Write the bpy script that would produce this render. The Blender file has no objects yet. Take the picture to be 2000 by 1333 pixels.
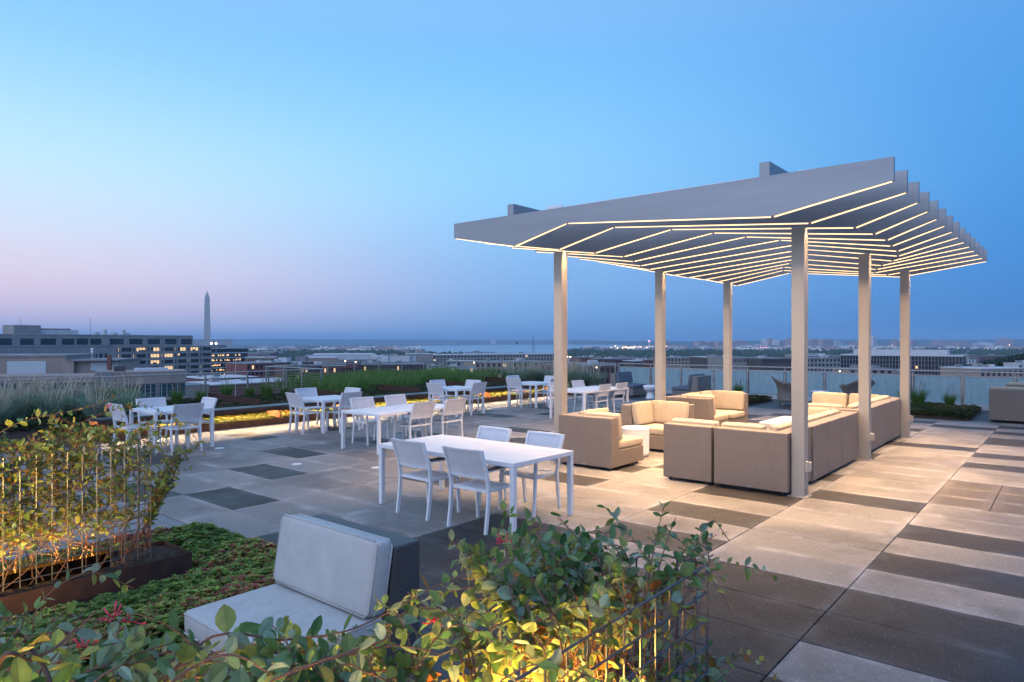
import bpy, bmesh, math, random
from mathutils import Vector, Matrix, Euler
R=math.radians
rng=random.Random(7)
sc=bpy.context.scene
# ------------------------------------------------------------------ camera
EYE=2.02; HEAD=R(39.7); FPX=1333.0
CS,SN=math.cos(HEAD),math.sin(HEAD)
cam_d=bpy.data.cameras.new('camera'); cam=bpy.data.objects.new('camera',cam_d)
sc.collection.objects.link(cam); sc.camera=cam
cam.location=(0,0,EYE); cam.rotation_euler=(R(90),0,HEAD)
cam_d.sensor_width=36; cam_d.lens=36*FPX/2000; cam_d.clip_start=.05; cam_d.clip_end=60000
# ------------------------------------------------------------------ world: dusk sky
def srgb(r,g,b,a=1.0):
    f=lambda c:(c/255/12.92 if c/255<=.04045 else ((c/255+.055)/1.055)**2.4)
    return (f(r),f(g),f(b),a)
w=bpy.data.worlds.new('World'); sc.world=w; w.use_nodes=True
nt=w.node_tree; nt.nodes.clear(); N=nt.nodes.new; Lk=nt.links.new
def wmath(op,a,b=None,clamp=False):
    n=N('ShaderNodeMath'); n.operation=op; n.use_clamp=clamp
    for i,v in enumerate((a,b)):
        if v is None: continue
        if isinstance(v,(int,float)): n.inputs[i].default_value=v
        else: Lk(v,n.inputs[i])
    return n.outputs[0]
def wdot(vec,az):   # az measured from the view heading, left positive
    n=N('ShaderNodeVectorMath'); n.operation='DOT_PRODUCT'; Lk(vec,n.inputs[0])
    a=HEAD+R(az); n.inputs[1].default_value=(-math.sin(a),math.cos(a),0); return n.outputs['Value']
def wramp(fac,stops):
    n=N('ShaderNodeValToRGB'); n.color_ramp.interpolation='B_SPLINE'
    e=n.color_ramp.elements
    while len(e)>1: e.remove(e[-1])
    e[0].position=stops[0][0]; e[0].color=stops[0][1]
    for p,c in stops[1:]:
        x=e.new(p); x.color=c
    Lk(fac,n.inputs[0]); return n.outputs[0]
tc=N('ShaderNodeTexCoord'); nrm=N('ShaderNodeVectorMath'); nrm.operation='NORMALIZE'; Lk(tc.outputs['Generated'],nrm.inputs[0])
vec=nrm.outputs[0]; sep=N('ShaderNodeSeparateXYZ'); Lk(vec,sep.inputs[0])
el=wmath('MAXIMUM',sep.outputs[2],0.0)
left=wramp(el,[(0,srgb(150,168,212)),(.02,srgb(190,188,222)),(.05,srgb(220,202,224)),(.09,srgb(230,216,234)),(.14,srgb(216,226,246)),(.21,srgb(200,236,255)),(.30,srgb(168,220,255)),(.41,srgb(124,194,250)),(1,(.42,.53,.82,1))])
mid=wramp(el,[(0,srgb(98,148,204)),(.03,srgb(116,164,218)),(.07,srgb(134,178,230)),(.13,srgb(138,188,240)),(.22,srgb(150,212,255)),(.32,srgb(136,202,254)),(.42,srgb(112,186,248)),(1,(.42,.53,.82,1))])
right=wramp(el,[(0,srgb(56,118,188)),(.03,srgb(58,124,196)),(.10,srgb(62,136,210)),(.2,srgb(70,148,222)),(.42,srgb(78,154,228)),(1,(.40,.51,.80,1))])
dotL=wdot(vec,62)
def wmr(a,b_):
    t=N('ShaderNodeMapRange'); t.interpolation_type='SMOOTHSTEP'
    t.inputs['From Min'].default_value=a; t.inputs['From Max'].default_value=b_; Lk(dotL,t.inputs['Value']); return t.outputs[0]
mA=N('ShaderNodeMix'); mA.data_type='RGBA'; Lk(wmr(-.3,.55),mA.inputs[0]); Lk(right,mA.inputs[6]); Lk(mid,mA.inputs[7])
mx=N('ShaderNodeMix'); mx.data_type='RGBA'; Lk(wmr(.42,.98),mx.inputs[0]); Lk(mA.outputs[2],mx.inputs[6]); Lk(left,mx.inputs[7])
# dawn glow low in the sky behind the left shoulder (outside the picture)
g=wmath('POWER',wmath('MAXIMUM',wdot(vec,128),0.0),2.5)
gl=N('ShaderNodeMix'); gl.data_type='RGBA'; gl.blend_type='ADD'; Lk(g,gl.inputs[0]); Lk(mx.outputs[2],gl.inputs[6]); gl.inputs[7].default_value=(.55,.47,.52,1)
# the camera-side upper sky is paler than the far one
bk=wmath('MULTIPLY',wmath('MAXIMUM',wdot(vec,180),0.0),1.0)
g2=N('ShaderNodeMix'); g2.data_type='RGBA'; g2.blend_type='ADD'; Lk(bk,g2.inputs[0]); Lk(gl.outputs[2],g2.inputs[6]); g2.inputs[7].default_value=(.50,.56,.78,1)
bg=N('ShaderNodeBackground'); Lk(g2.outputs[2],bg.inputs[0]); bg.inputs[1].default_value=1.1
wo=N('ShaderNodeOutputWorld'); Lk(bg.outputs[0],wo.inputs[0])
sc.view_settings.view_transform='Standard'; sc.view_settings.look='None'; sc.view_settings.exposure=0; sc.view_settings.gamma=1
sc.render.engine='CYCLES'; cy=sc.cycles
cy.max_bounces=6; cy.diffuse_bounces=3; cy.glossy_bounces=3; cy.transmission_bounces=6; cy.transparent_max_bounces=10; cy.volume_bounces=0
cy.use_denoising=True; cy.sample_clamp_indirect=3; cy.caustics_reflective=False; cy.caustics_refractive=False
# soft dawn light from low behind the left shoulder
sl=bpy.data.lights.new('dawn_light','SUN'); sl.energy=.35; sl.angle=R(35); sl.color=(1,.86,.84)
so=bpy.data.objects.new('dawn_light',sl); sc.collection.objects.link(so)
_a=HEAD+R(118); _e=R(22); so.rotation_euler=Vector((-math.sin(_a)*math.cos(_e),math.cos(_a)*math.cos(_e),math.sin(_e))).to_track_quat('Z','Y').to_euler()
# ------------------------------------------------------------------ helpers
C=sc.collection
def at(px,d,z=0.0):
    l=(px-1000)/FPX*d
    return Vector((-d*SN+l*CS, d*CS+l*SN, z))
def zat(y,d): return EYE-(y-666.5)*d/FPX
def tag(o,label=None,cat=None,group=None,kind=None):
    if label: o['label']=label
    if cat: o['category']=cat
    if group: o['group']=group
    if kind: o['kind']=kind
    return o
def empty(name,loc=(0,0,0),rz=0,label=None,cat=None,group=None):
    o=bpy.data.objects.new(name,None); C.objects.link(o); o.location=loc; o.rotation_euler=(0,0,rz)
    o.empty_display_size=.2
    return tag(o,label,cat,group)
class MB:
    def __init__(s): s.v=[]; s.f=[]; s.m=[]; s.c=[]; s.M=None; s.col=None; s.mi=0
    def _av(s,pts):
        b=len(s.v)
        if s.M is None: s.v.extend([tuple(p) for p in pts])
        else: s.v.extend([tuple(s.M@Vector(p)) for p in pts])
        return b
    def face(s,pts):
        b=s._av(pts); s.f.append(tuple(range(b,b+len(pts)))); s.m.append(s.mi); s.c.append(s.col)
    def faces(s,pts,fs):
        b=s._av(pts)
        for f in fs: s.f.append(tuple(b+i for i in f)); s.m.append(s.mi); s.c.append(s.col)
    def box(s,x0,x1,y0,y1,z0,z1):
        s.faces([(x0,y0,z0),(x1,y0,z0),(x1,y1,z0),(x0,y1,z0),(x0,y0,z1),(x1,y0,z1),(x1,y1,z1),(x0,y1,z1)],
                [(0,3,2,1),(4,5,6,7),(0,1,5,4),(1,2,6,5),(2,3,7,6),(3,0,4,7)])
    def prism(s,poly,axis,a,b):   # poly: 2-D points; axis 'x','y','z' extruded a..b
        n=len(poly)
        def P(p,t): return {'x':(t,p[0],p[1]),'y':(p[0],t,p[1]),'z':(p[0],p[1],t)}[axis]
        pts=[P(p,a) for p in poly]+[P(p,b) for p in poly]
        fs=[tuple(range(n))[::-1],tuple(range(n,2*n))]+[(i,(i+1)%n,n+(i+1)%n,n+i) for i in range(n)]
        s.faces(pts,fs)
    def tube(s,pts,r,n=6,r2=None,cap=True):
        pts=[Vector(p) for p in pts]; k=len(pts); ring=[]; up=Vector((0,0,1))
        for i,p in enumerate(pts):
            d=(pts[min(i+1,k-1)]-pts[max(i-1,0)])
            if d.length<1e-9: d=Vector((0,0,1))
            d.normalize(); a=d.cross(up if abs(d.z)<.95 else Vector((1,0,0))).normalized(); b=d.cross(a)
            rr=r if r2 is None else r+(r2-r)*i/(k-1)
            ring+= [p+(a*math.cos(2*math.pi*j/n+math.pi/n)+b*math.sin(2*math.pi*j/n+math.pi/n))*rr for j in range(n)]
        fs=[(i*n+j,i*n+(j+1)%n,(i+1)*n+(j+1)%n,(i+1)*n+j) for i in range(k-1) for j in range(n)]
        if cap: fs+=[tuple(range(n))[::-1],tuple(range((k-1)*n,k*n))]
        s.faces(ring,fs)
    def lathe(s,prof,n=24,c=(0,0,0)):
        k=len(prof); pts=[(c[0]+r*math.cos(2*math.pi*j/n),c[1]+r*math.sin(2*math.pi*j/n),c[2]+z) for r,z in prof for j in range(n)]
        fs=[(i*n+j,i*n+(j+1)%n,(i+1)*n+(j+1)%n,(i+1)*n+j) for i in range(k-1) for j in range(n)]
        fs+=[tuple(range(n))[::-1],tuple(range((k-1)*n,k*n))]
        s.faces(pts,fs)
    def build(s,name,mats,parent=None,bevel=0,seg=2,smooth=False,sub=0):
        me=bpy.data.meshes.new(name); me.from_pydata(s.v,[],s.f)
        if not isinstance(mats,(list,tuple)): mats=[mats]
        for m in mats: me.materials.append(m)
        if len(mats)>1: me.polygons.foreach_set('material_index',s.m)
        if any(c is not None for c in s.c):
            at_=me.attributes.new('tint','FLOAT_COLOR','FACE')
            fl=[]
            for c in s.c: fl.extend(c if c is not None else (1,1,1,1))
            at_.data.foreach_set('color',fl)
        if smooth: me.polygons.foreach_set('use_smooth',[True]*len(me.polygons))
        me.update()
        o=bpy.data.objects.new(name,me); C.objects.link(o)
        if parent: o.parent=parent
        if bevel:
            b=o.modifiers.new('bevel','BEVEL'); b.width=bevel; b.segments=seg; b.limit_method='ANGLE'; b.angle_limit=R(40)
        if sub:
            m=o.modifiers.new('sub','SUBSURF'); m.levels=sub; m.render_levels=sub
        return o
def copy_tree(o,parent=None):
    c=o.copy(); C.objects.link(c); c.parent=parent
    for k in o.children: copy_tree(k,c)
    return c
def place(proto,used,loc,rz,label,group=None):
    o=proto if not used else copy_tree(proto)
    o.location=loc; o.rotation_euler=(0,0,rz); o['label']=label
    if group: o['group']=group
    return o
# ------------------------------------------------------------------ materials
def mat(name,col,rough=.6,metal=0,spec=.5):
    m=bpy.data.materials.new(name); m.use_nodes=True; b=m.node_tree.nodes['Principled BSDF']
    b.inputs['Base Color'].default_value=(*col[:3],1); b.inputs['Roughness'].default_value=rough; b.inputs['Metallic'].default_value=metal
    b.inputs['Specular IOR Level'].default_value=spec
    return m
class NT:
    def __init__(s,m): s.t=m.node_tree; s.b=s.t.nodes['Principled BSDF']; s.out=s.t.nodes['Material Output']
    def n(s,k,**kw):
        x=s.t.nodes.new(k)
        for a,v in kw.items(): setattr(x,a,v)
        return x
    def l(s,a,b): s.t.links.new(a,b)
    def obj(s,world=False):
        if world: return s.n('ShaderNodeNewGeometry').outputs['Position']
        return s.n('ShaderNodeTexCoord').outputs['Object']
    def noise(s,vec,scale,detail=3,rough=.55,stretch=None):
        if stretch:
            mp=s.n('ShaderNodeMapping'); mp.inputs['Scale'].default_value=stretch; s.l(vec,mp.inputs[0]); vec=mp.outputs[0]
        x=s.n('ShaderNodeTexNoise'); x.inputs['Scale'].default_value=scale; x.inputs['Detail'].default_value=detail; x.inputs['Roughness'].default_value=rough
        s.l(vec,x.inputs['Vector']); return x.outputs['Fac']
    def rng(s,v,a,b,c,d):
        x=s.n('ShaderNodeMapRange'); s.l(v,x.inputs[0])
        for i,k in enumerate((a,b,c,d)): x.inputs[i+1].default_value=k
        return x.outputs[0]
    def mix(s,f,a,b,mode='MIX'):
        x=s.n('ShaderNodeMix',data_type='RGBA',blend_type=mode)
        for i,v in ((0,f),(6,a),(7,b)):
            if hasattr(v,'is_linked') or hasattr(v,'links'): s.l(v,x.inputs[i])
            elif isinstance(v,(int,float)): x.inputs[i].default_value=v
            else: x.inputs[i].default_value=(*v[:3],1)
        return x.outputs[2]
    def math(s,op,a,b=0):
        x=s.n('ShaderNodeMath',operation=op)
        for i,v in enumerate((a,b)):
            if isinstance(v,(int,float)): x.inputs[i].default_value=v
            else: s.l(v,x.inputs[i])
        return x.outputs[0]
    def bump(s,h,st=.3,dist=.01):
        x=s.n('ShaderNodeBump'); x.inputs['Strength'].default_value=st; x.inputs['Distance'].default_value=dist
        s.l(h,x.inputs['Height']); s.l(x.outputs[0],s.b.inputs['Normal'])
def noisy(name,c1,c2,scale=4,rough=.7,metal=0,bump=0,detail=4,stretch=None,world=False,r2=None):
    m=mat(name,c1,rough,metal); t=NT(m); v=t.obj(world); f=t.noise(v,scale,detail,stretch=stretch)
    f=t.rng(f,.3,.7,0,1); t.l(t.mix(f,c1,c2),t.b.inputs['Base Color'])
    if bump: t.bump(t.noise(v,scale*6,4),bump,.01)
    if r2 is not None: t.l(t.rng(f,0,1,rough,r2),t.b.inputs['Roughness'])
    return m
def emit(name,col,st):
    m=bpy.data.materials.new(name); m.use_nodes=True; b=m.node_tree.nodes['Principled BSDF']
    b.inputs['Base Color'].default_value=(*col,1); b.inputs['Emission Color'].default_value=(*col,1); b.inputs['Emission Strength'].default_value=st
    return m
def paver_mat(name,base,speck,amount):
    m=mat(name,base,.62,spec=.28); t=NT(m); p=t.obj(True)
    att=t.n('ShaderNodeAttribute',attribute_name='tint'); tone=att.outputs['Fac']
    big=t.rng(t.noise(p,1.1,5,.6),.32,.68,.72,1.15); med=t.rng(t.noise(p,26,3,.7),.3,.7,.84,1.14)
    k=t.math('MULTIPLY',t.math('MULTIPLY',big,med),tone)
    col=t.mix(1.0,base,k,'MULTIPLY')
    sx=t.n('ShaderNodeSeparateXYZ'); t.l(p,sx.inputs[0])
    def ed(o,off,sz):
        fr=t.math('FRACT',t.math('DIVIDE',t.math('SUBTRACT',o,off-20*sz),sz)); return t.math('MULTIPLY',t.math('SUBTRACT',.5,t.math('ABSOLUTE',t.math('SUBTRACT',fr,.5))),sz)
    e=t.math('MINIMUM',ed(sx.outputs[0],-1.45,1.268),ed(sx.outputs[1],4.15,.6325)); nz=t.noise(p,2.3,4,.6)
    e=t.math('MULTIPLY',t.rng(e,0,.11,1,0),t.rng(nz,.42,.62,0,1))
    col=t.mix(t.math('MULTIPLY',e,.8),col,(min(1,base[0]*1.6+.03),min(1,base[1]*1.6+.035),min(1,base[2]*1.65+.04)))
    wet=t.rng(t.noise(p,.75,4,.65),.50,.62,0,.5); col=t.mix(wet,col,(base[0]*.38,base[1]*.36,base[2]*.36))
    spotn=t.rng(t.noise(p,5.5,2,.4),.70,.74,0,.35); col=t.mix(spotn,col,(base[0]*.45,base[1]*.38,base[2]*.3))
    vo=t.n('ShaderNodeTexVoronoi'); vo.inputs['Scale'].default_value=60; t.l(p,vo.inputs['Vector'])
    s1=t.math('LESS_THAN',vo.outputs['Distance'],.19)
    sepc=t.n('ShaderNodeSeparateColor'); t.l(vo.outputs['Color'],sepc.inputs[0])
    s2=t.math('GREATER_THAN',sepc.outputs[0],1-amount)
    col=t.mix(t.math('MULTIPLY',s1,s2),col,speck)
    t.l(col,t.b.inputs['Base Color']); t.bump(t.noise(p,90,2),.25,.004)
    t.l(t.rng(t.noise(p,1.1,5,.6),.35,.65,.42,.68),t.b.inputs['Roughness'])
    return m
def wicker(name,c1,c2,k=240):
    m=mat(name,c1,.5); t=NT(m); v=t.obj(); s=t.n('ShaderNodeSeparateXYZ'); t.l(v,s.inputs[0])
    h=t.math('SINE',t.math('MULTIPLY',t.math('ADD',s.outputs[0],s.outputs[1]),k))
    q=t.math('SINE',t.math('ADD',t.math('MULTIPLY',s.outputs[2],k*.8),t.math('MULTIPLY',t.math('SIGN',h),1.57)))
    f=t.rng(t.math('MULTIPLY',t.math('ABSOLUTE',h),q),-1,1,0,1)
    f2=t.math('ADD',t.math('MULTIPLY',f,.75),t.math('MULTIPLY',t.noise(v,9,3),.3))
    t.l(t.mix(t.rng(f2,0,1,.1,1),c2,c1),t.b.inputs['Base Color']); t.bump(f,.35,.003)
    return m
def fabric(name,c1,c2):
    m=mat(name,c1,.9,spec=.2); t=NT(m); v=t.obj()
    f=t.rng(t.noise(v,7,3),.3,.7,0,1); a=t.noise(v,1,2,stretch=(30,30,420)); b=t.noise(v,1,2,stretch=(420,420,30))
    wv=t.math('ADD',t.math('MULTIPLY',a,.5),t.math('MULTIPLY',b,.5))
    c=t.mix(f,c1,c2); c=t.mix(t.rng(wv,.4,.6,0,.35),c,(c2[0]*.7,c2[1]*.7,c2[2]*.7)); t.l(c,t.b.inputs['Base Color']); t.bump(wv,.15,.002)
    return m
def leafmat(name,trans=.35,rough=.45):
    m=mat(name,(1,1,1),rough); t=NT(m); at_=t.n('ShaderNodeAttribute',attribute_name='tint')
    v=t.obj(); c=t.mix(t.rng(t.noise(v,40,2),.3,.7,0,.3),at_.outputs['Color'],(.02,.03,.01))
    t.l(c,t.b.inputs['Base Color'])
    tr=t.n('ShaderNodeBsdfTranslucent'); t.l(c,tr.inputs[0]); ms=t.n('ShaderNodeMixShader'); ms.inputs[0].default_value=trans
    t.l(t.b.outputs[0],ms.inputs[1]); t.l(tr.outputs[0],ms.inputs[2]); t.l(ms.outputs[0],t.out.inputs[0])
    return m
M={}
M['white']=noisy('white_powder_coat',(.75,.76,.77),(.69,.70,.72),3,.42)
M['mesh']=fabric('white_sling_mesh',(.70,.70,.72),(.61,.61,.64))
M['black']=mat('black_armrest',(.015,.015,.017),.35)
M['paver']=paver_mat('light_paver',(.225,.21,.20),(.62,.6,.57),.2)
M['paverd']=paver_mat('dark_paver',(.040,.0365,.036),(.27,.27,.27),.32)
M['paverb']=paver_mat('drain_paver',(.15,.128,.11),(.45,.42,.4),.2)
M['gap']=mat('joint_shadow',(.03,.03,.03),.9)
M['deck']=noisy('dark_wet_decking',(.022,.024,.028),(.05,.052,.058),2.2,.35,stretch=(1,12,1),world=True,r2=.6)
M['deckl']=noisy('grey_decking',(.13,.13,.14),(.2,.2,.21),2.2,.5,stretch=(1,12,1),world=True)
M['alu']=noisy('brushed_aluminium',(.42,.39,.34),(.36,.335,.29),2,.42,.35,stretch=(1,1,.1))
M['aluf']=noisy('canopy_aluminium',(.29,.32,.355),(.24,.265,.30),1.2,.45,.4,stretch=(.3,1,4))
M['steel']=noisy('stainless_steel',(.45,.44,.42),(.36,.35,.33),5,.3,.85)
M['gal']=noisy('galvanised_wire',(.15,.16,.18),(.10,.11,.125),20,.45,.6)
M['corten']=noisy('weathering_steel',(.115,.045,.022),(.05,.022,.014),5,.85,.1,bump=.2,detail=6)
M['corteno']=noisy('orange_weathering_steel',(.30,.11,.04),(.17,.06,.025),5,.85,.1,bump=.2,detail=6)
M['cortend']=noisy('dark_weathering_steel',(.075,.032,.022),(.032,.017,.014),7,.85,.1,bump=.3,detail=6)
M['soil']=noisy('bark_mulch',(.022,.016,.012),(.06,.045,.035),30,.95,bump=.8)
M['bench']=noisy('dark_bench_boards',(.03,.03,.034),(.055,.055,.06),3,.35,stretch=(12,1,1))
M['wick']=wicker('taupe_wicker',(.235,.195,.165),(.075,.06,.052),190)
M['wickd']=wicker('charcoal_wicker',(.10,.098,.1),(.03,.03,.032),250)
M['wickg']=wicker('grey_wicker',(.24,.22,.205),(.09,.083,.08),180)
M['cush']=fabric('cream_cushion',(.45,.375,.285),(.375,.315,.24))
M['cushg']=fabric('pale_grey_cushion',(.52,.535,.53),(.45,.465,.465))
M['cushb']=fabric('slate_cushion',(.13,.16,.20),(.10,.125,.16))
M['led']=emit('warm_led',(1,.61,.28),590); M['lip']=mat('light_channel',(.0055,.0042,.003),1.0,0,0)
M['ledy']=emit('amber_led',(1,.52,.10),380); M['ledf']=emit('added_amber_flood',(1,.53,.11),60); M['ledz']=emit('amber_led_small',(1,.52,.10),230)
M['ledw']=emit('bench_led',(1,.68,.36),230)
M['lamp']=emit('street_light',(1,.72,.42),14)
M['lampp']=emit('pink_light',(1,.25,.4),8)
M['winlit']=emit('lit_window',(1,.64,.30),.95)
M['leaf']=leafmat('vine_leaf',.45); M['blade']=leafmat('grass_blade',.3,.55); M['sed']=leafmat('sedum_leaf',.2,.5)
M['stem']=noisy('vine_stem',(.21,.10,.065),(.12,.06,.045),12,.7)
M['flower']=mat('coral_flower',(.62,.03,.09),.5)
M['glassd']=mat('dark_window_glass',(.012,.016,.025),.12,0,.8)
M['glasst']=mat('teal_window_glass',(.01,.05,.06),.12,0,.8)
# ------------------------------------------------------------------ land, water, hills
GZ=-42.0
gm=noisy('city_floor',(.035,.05,.045),(.10,.10,.10),.012,.9,detail=8,world=True)
b=MB(); b.face([(-16500,-3000,GZ),(9500,-3000,GZ),(9500,16500,GZ),(-16500,16500,GZ)]); tag(b.build('ground',gm),kind='structure')
wm=mat('river_water',(.16,.21,.27),.3,0,.8)
b=MB(); b.face([at(795,2500,GZ+.5),at(1085,2500,GZ+.5),at(1085,3700,GZ+.5),at(1230,4300,GZ+.5),at(1210,8200,GZ+.5),at(980,8000,GZ+.5),at(700,5300,GZ+.5)])
tag(b.build('river',wm),kind='structure')
hm=noisy('wooded_hills',(.03,.05,.04),(.06,.085,.06),.01,.95,detail=6,world=True)
def ridge(name,pts,d,depth,seed):
    r=random.Random(seed); b=MB(); xs=[]; n=260
    p0,p1=pts[0][0],pts[-1][0]
    for i in range(n+1):
        px=p0+(p1-p0)*i/n
        for k in range(len(pts)-1):
            if pts[k][0]<=px<=pts[k+1][0]:
                f=(px-pts[k][0])/(pts[k+1][0]-pts[k][0]); f=f*f*(3-2*f); y=pts[k][1]*(1-f)+pts[k+1][1]*f; break
        xs.append((px,y+r.uniform(-.22,.22)))
    rows=[]
    for px,y in xs:
        z=zat(y,d); rows.append([at(px,d-depth,GZ),at(px,d-depth*.45,GZ+(z-GZ)*.55),at(px,d,z),at(px,d+depth,GZ)])
    pts_=[p for r_ in rows for p in r_]
    b.faces(pts_,[(i*4+j,(i+1)*4+j,(i+1)*4+j+1,i*4+j+1) for i in range(n) for j in range(3)])
    return tag(b.build(name,hm,smooth=True),kind='structure')
ridge('hills',[(-100,664),(380,664),(520,662),(700,663.4),(860,664),(1000,664.5),(1130,664.6),(1200,666),(1500,666.5)],12500,1800,1)
ridge('hills',[(1260,669.5),(1400,667),(1540,664.5),(1640,664),(1760,663),(1830,664),(1950,663.5),(2200,662)],8200,1500,2)
ridge('hills',[(1080,668.4),(1140,666.6),(1200,667.2),(1330,669)],9500,800,3)
# ------------------------------------------------------------------ terrace
cm=noisy('precast_concrete',(.24,.22,.2),(.3,.28,.26),1.5,.8)
b=MB(); b.box(-19.3,12,-7,24.36,GZ,-.06); b.box(-22.85,-19.3,13.1,22.5,GZ,-.06); tag(b.build('rooftop_terrace',cm),kind='structure')
X0,GX,Y0,GY=-1.45,1.268,4.15,.6325
dark={(9,5),(7,4),(6,2),(5,0),(8,1),(6,-1),(3,-1),(1,3),(1,5),(1,7),(3,6),(3,8),(2,9),(4,4),(8,15),(9,16),(6,12),(7,7),(9,8),(7,9),(5,10),(2,2),(2,1),(2,0),(2,-1),(1,1),(1,0),(1,-1),
 (0,2),(0,1),(0,0),(0,-1),(-1,1),(-1,2),(-1,-1),(-1,4),(-1,6),(-1,14),(-1,16),(-1,19),(-1,20),(-1,22),(-1,24),(0,8),(0,17),(0,23),(1,10),(1,14),(1,17),(1,21),(1,24),(2,22),(2,24),(3,20),(3,23),(4,22),(4,21),(5,24),(6,19),(4,17),(5,18),(7,21),(8,19),(8,23),(9,20),(10,22),(7,17),(10,2),(10,13)}
for i in (-2,-3,-4,-5,-6,-7,-8):
    for j in range(-1,26):
        if rng.random()<.38: dark.add((i,j))
b=MB()
for i in range(-9,11):
    for j in range(-1,26):
        xa,xb=X0-GX*(i+1),X0-GX*i
        if i==10: xa=-15.02
        ya,yb=Y0+GY*j,Y0+GY*(j+1)
        drain=i in(-1,-2) and j in (9,10,11); dk=(i,j) in dark
        b.mi=2 if drain else (1 if dk else 0); tn=rng.uniform(.86,1.1)
        if drain: tn=1
        b.col=(tn,tn,tn,1); g_=.0035
        dz=rng.uniform(-.0012,.0012)
        spl=[xa,(xa+xb)/2,xb] if drain else [xa,xb]
        for k in range(len(spl)-1):
            a,c=spl[k]+g_,spl[k+1]-g_; e=.004
            pts=[(a,ya+g_,-.05),(c,ya+g_,-.05),(c,yb-g_,-.05),(a,yb-g_,-.05),(a,ya+g_,dz-e),(c,ya+g_,dz-e),(c,yb-g_,dz-e),(a,yb-g_,dz-e),(a+e,ya+g_+e,dz),(c-e,ya+g_+e,dz),(c-e,yb-g_-e,dz),(a+e,yb-g_-e,dz)]
            b.faces(pts,[(8,9,10,11),(4,5,9,8),(5,6,10,9),(6,7,11,10),(7,4,8,11),(0,1,5,4),(1,2,6,5),(2,3,7,6),(3,0,4,7)])
            if drain:
                b.mi=3
                for q in range(5):
                    yy=ya+.09+q*.105
                    b.face([(a+.1,yy,dz+.0025),(c-.1,yy,dz+.0025),(c-.1,yy+.012,dz+.0025),(a+.1,yy+.012,dz+.0025)])
                b.mi=2
tag(b.build('paving',[M['paver'],M['paverd'],M['paverb'],M['gap']]),kind='structure')
def decking(x0,x1,y0,y1,m,wd=.14):
    b=MB(); y=y0
    while y<y1-.02:
        b.box(x0,x1,y+.004,min(y+wd-.004,y1),-.045,0); y+=wd
    return tag(b.build('decking',m),kind='structure')
decking(-15.0,-4.5,-6.5,3.51,M['deckl'],.125)
decking(-4.5,6,-6.5,3.51,M['deck'])
decking(-14.4,12,20.6,24.05,M['deck'])
# spots of uplight lenses set in the paving
lens=mat('frosted_lens',(.62,.66,.7),.3)
for i,(x,y,lb) in enumerate([(-12.45,6.37,'round frosted floor light beside the small table nearest the bench end'),(-9.87,6.36,'round frosted floor light midway between two dark pavers left of the long table'),(-8.61,6.99,'round frosted floor light just left of the closest long table')]):
    b=MB(); b.lathe([(.085,-.002),(.085,.003),(.075,.005)],24); o=b.build('floor_light',lens); o.location=(x,y,.002)
    tag(o,lb,'floor light','floor lights set in the paving')
# ------------------------------------------------------------------ pergola
lk=[-6.46,-6.15,-5.95,-5.84,-6.05,-6.3,-6.5,-6.62,-6.67,-6.68,-6.62,-6.58,-6.62,-6.68]
ap=[-5.5,-5.17,-4.62,-4.28,-4.05,-3.75,-3.7,-3.8,-4.0,-4.35,-4.7,-5.06,-5.3,-5.37]
rk=[-2.67,-2.47,-2.14,-2.07,-2.06,-2.13,-2.18,-2.3,-2.51,-2.82,-3.05,-3.23,-3.13,-3.0]
LEDW=18
M['strip']=emit('warm_diffuser',(1,.68,.37),2.3)
per=empty('pergola',(-4.6,12.4,0),0,'large silver aluminium pergola with folded fins edged in warm light over the lounge','pergola')
OX,OY=-4.6,12.4; TX0,TX1=-7.69,-1.445; ZT=3.895
for k in range(14):
    y=7.84+.704*k-OY; bot=[(TX0,3.665),(lk[k],3.432),(ap[k],3.668),(rk[k],3.432),(TX1,3.655)]
    poly=[(p[0]-OX,p[1]) for p in bot]+[(TX1-OX,ZT),(TX0-OX,ZT)]
    b=MB(); b.prism(poly,'y',y-.03,y+.03); f=b.build('fin',M['aluf'],per)
    def seg_(b,ya,yb,lo,hi):
        for q in range(4):
            (xa,za),(xb,zb)=bot[q],bot[q+1]; dx=.02
            xa+=dx-OX; xb-=dx+OX
            b.faces([(xa,ya,za-lo),(xb,ya,zb-lo),(xb,yb,zb-lo),(xa,yb,za-lo),(xa,ya,za-hi),(xb,ya,zb-hi),(xb,yb,zb-hi),(xa,yb,za-hi)],[(0,3,2,1),(4,5,6,7),(0,1,5,4),(1,2,6,5),(2,3,7,6),(3,0,4,7)])
    b=MB(); seg_(b,y-.008,y+.008,.0115,.0005); st_=b.build('light_strip',M['strip'],f)
    for q in range(4):
        (xa,za),(xb,zb)=bot[q],bot[q+1]; xa+=.02-OX; xb-=.02+OX; Ls=math.hypot(xb-xa,zb-za)
        al=bpy.data.lights.new('strip_lamp','AREA'); al.shape='RECTANGLE'; al.size=Ls; al.size_y=.014; al.energy=LEDW*Ls; al.color=(1,.62,.30); al.spread=R(112)
        ao=bpy.data.objects.new('strip_lamp',al); C.objects.link(ao); ao.parent=st_; ao.location=((xa+xb)/2,y,(za+zb)/2-.0135); ao.rotation_euler=(0,-math.atan2(zb-za,xb-xa),0)
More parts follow.
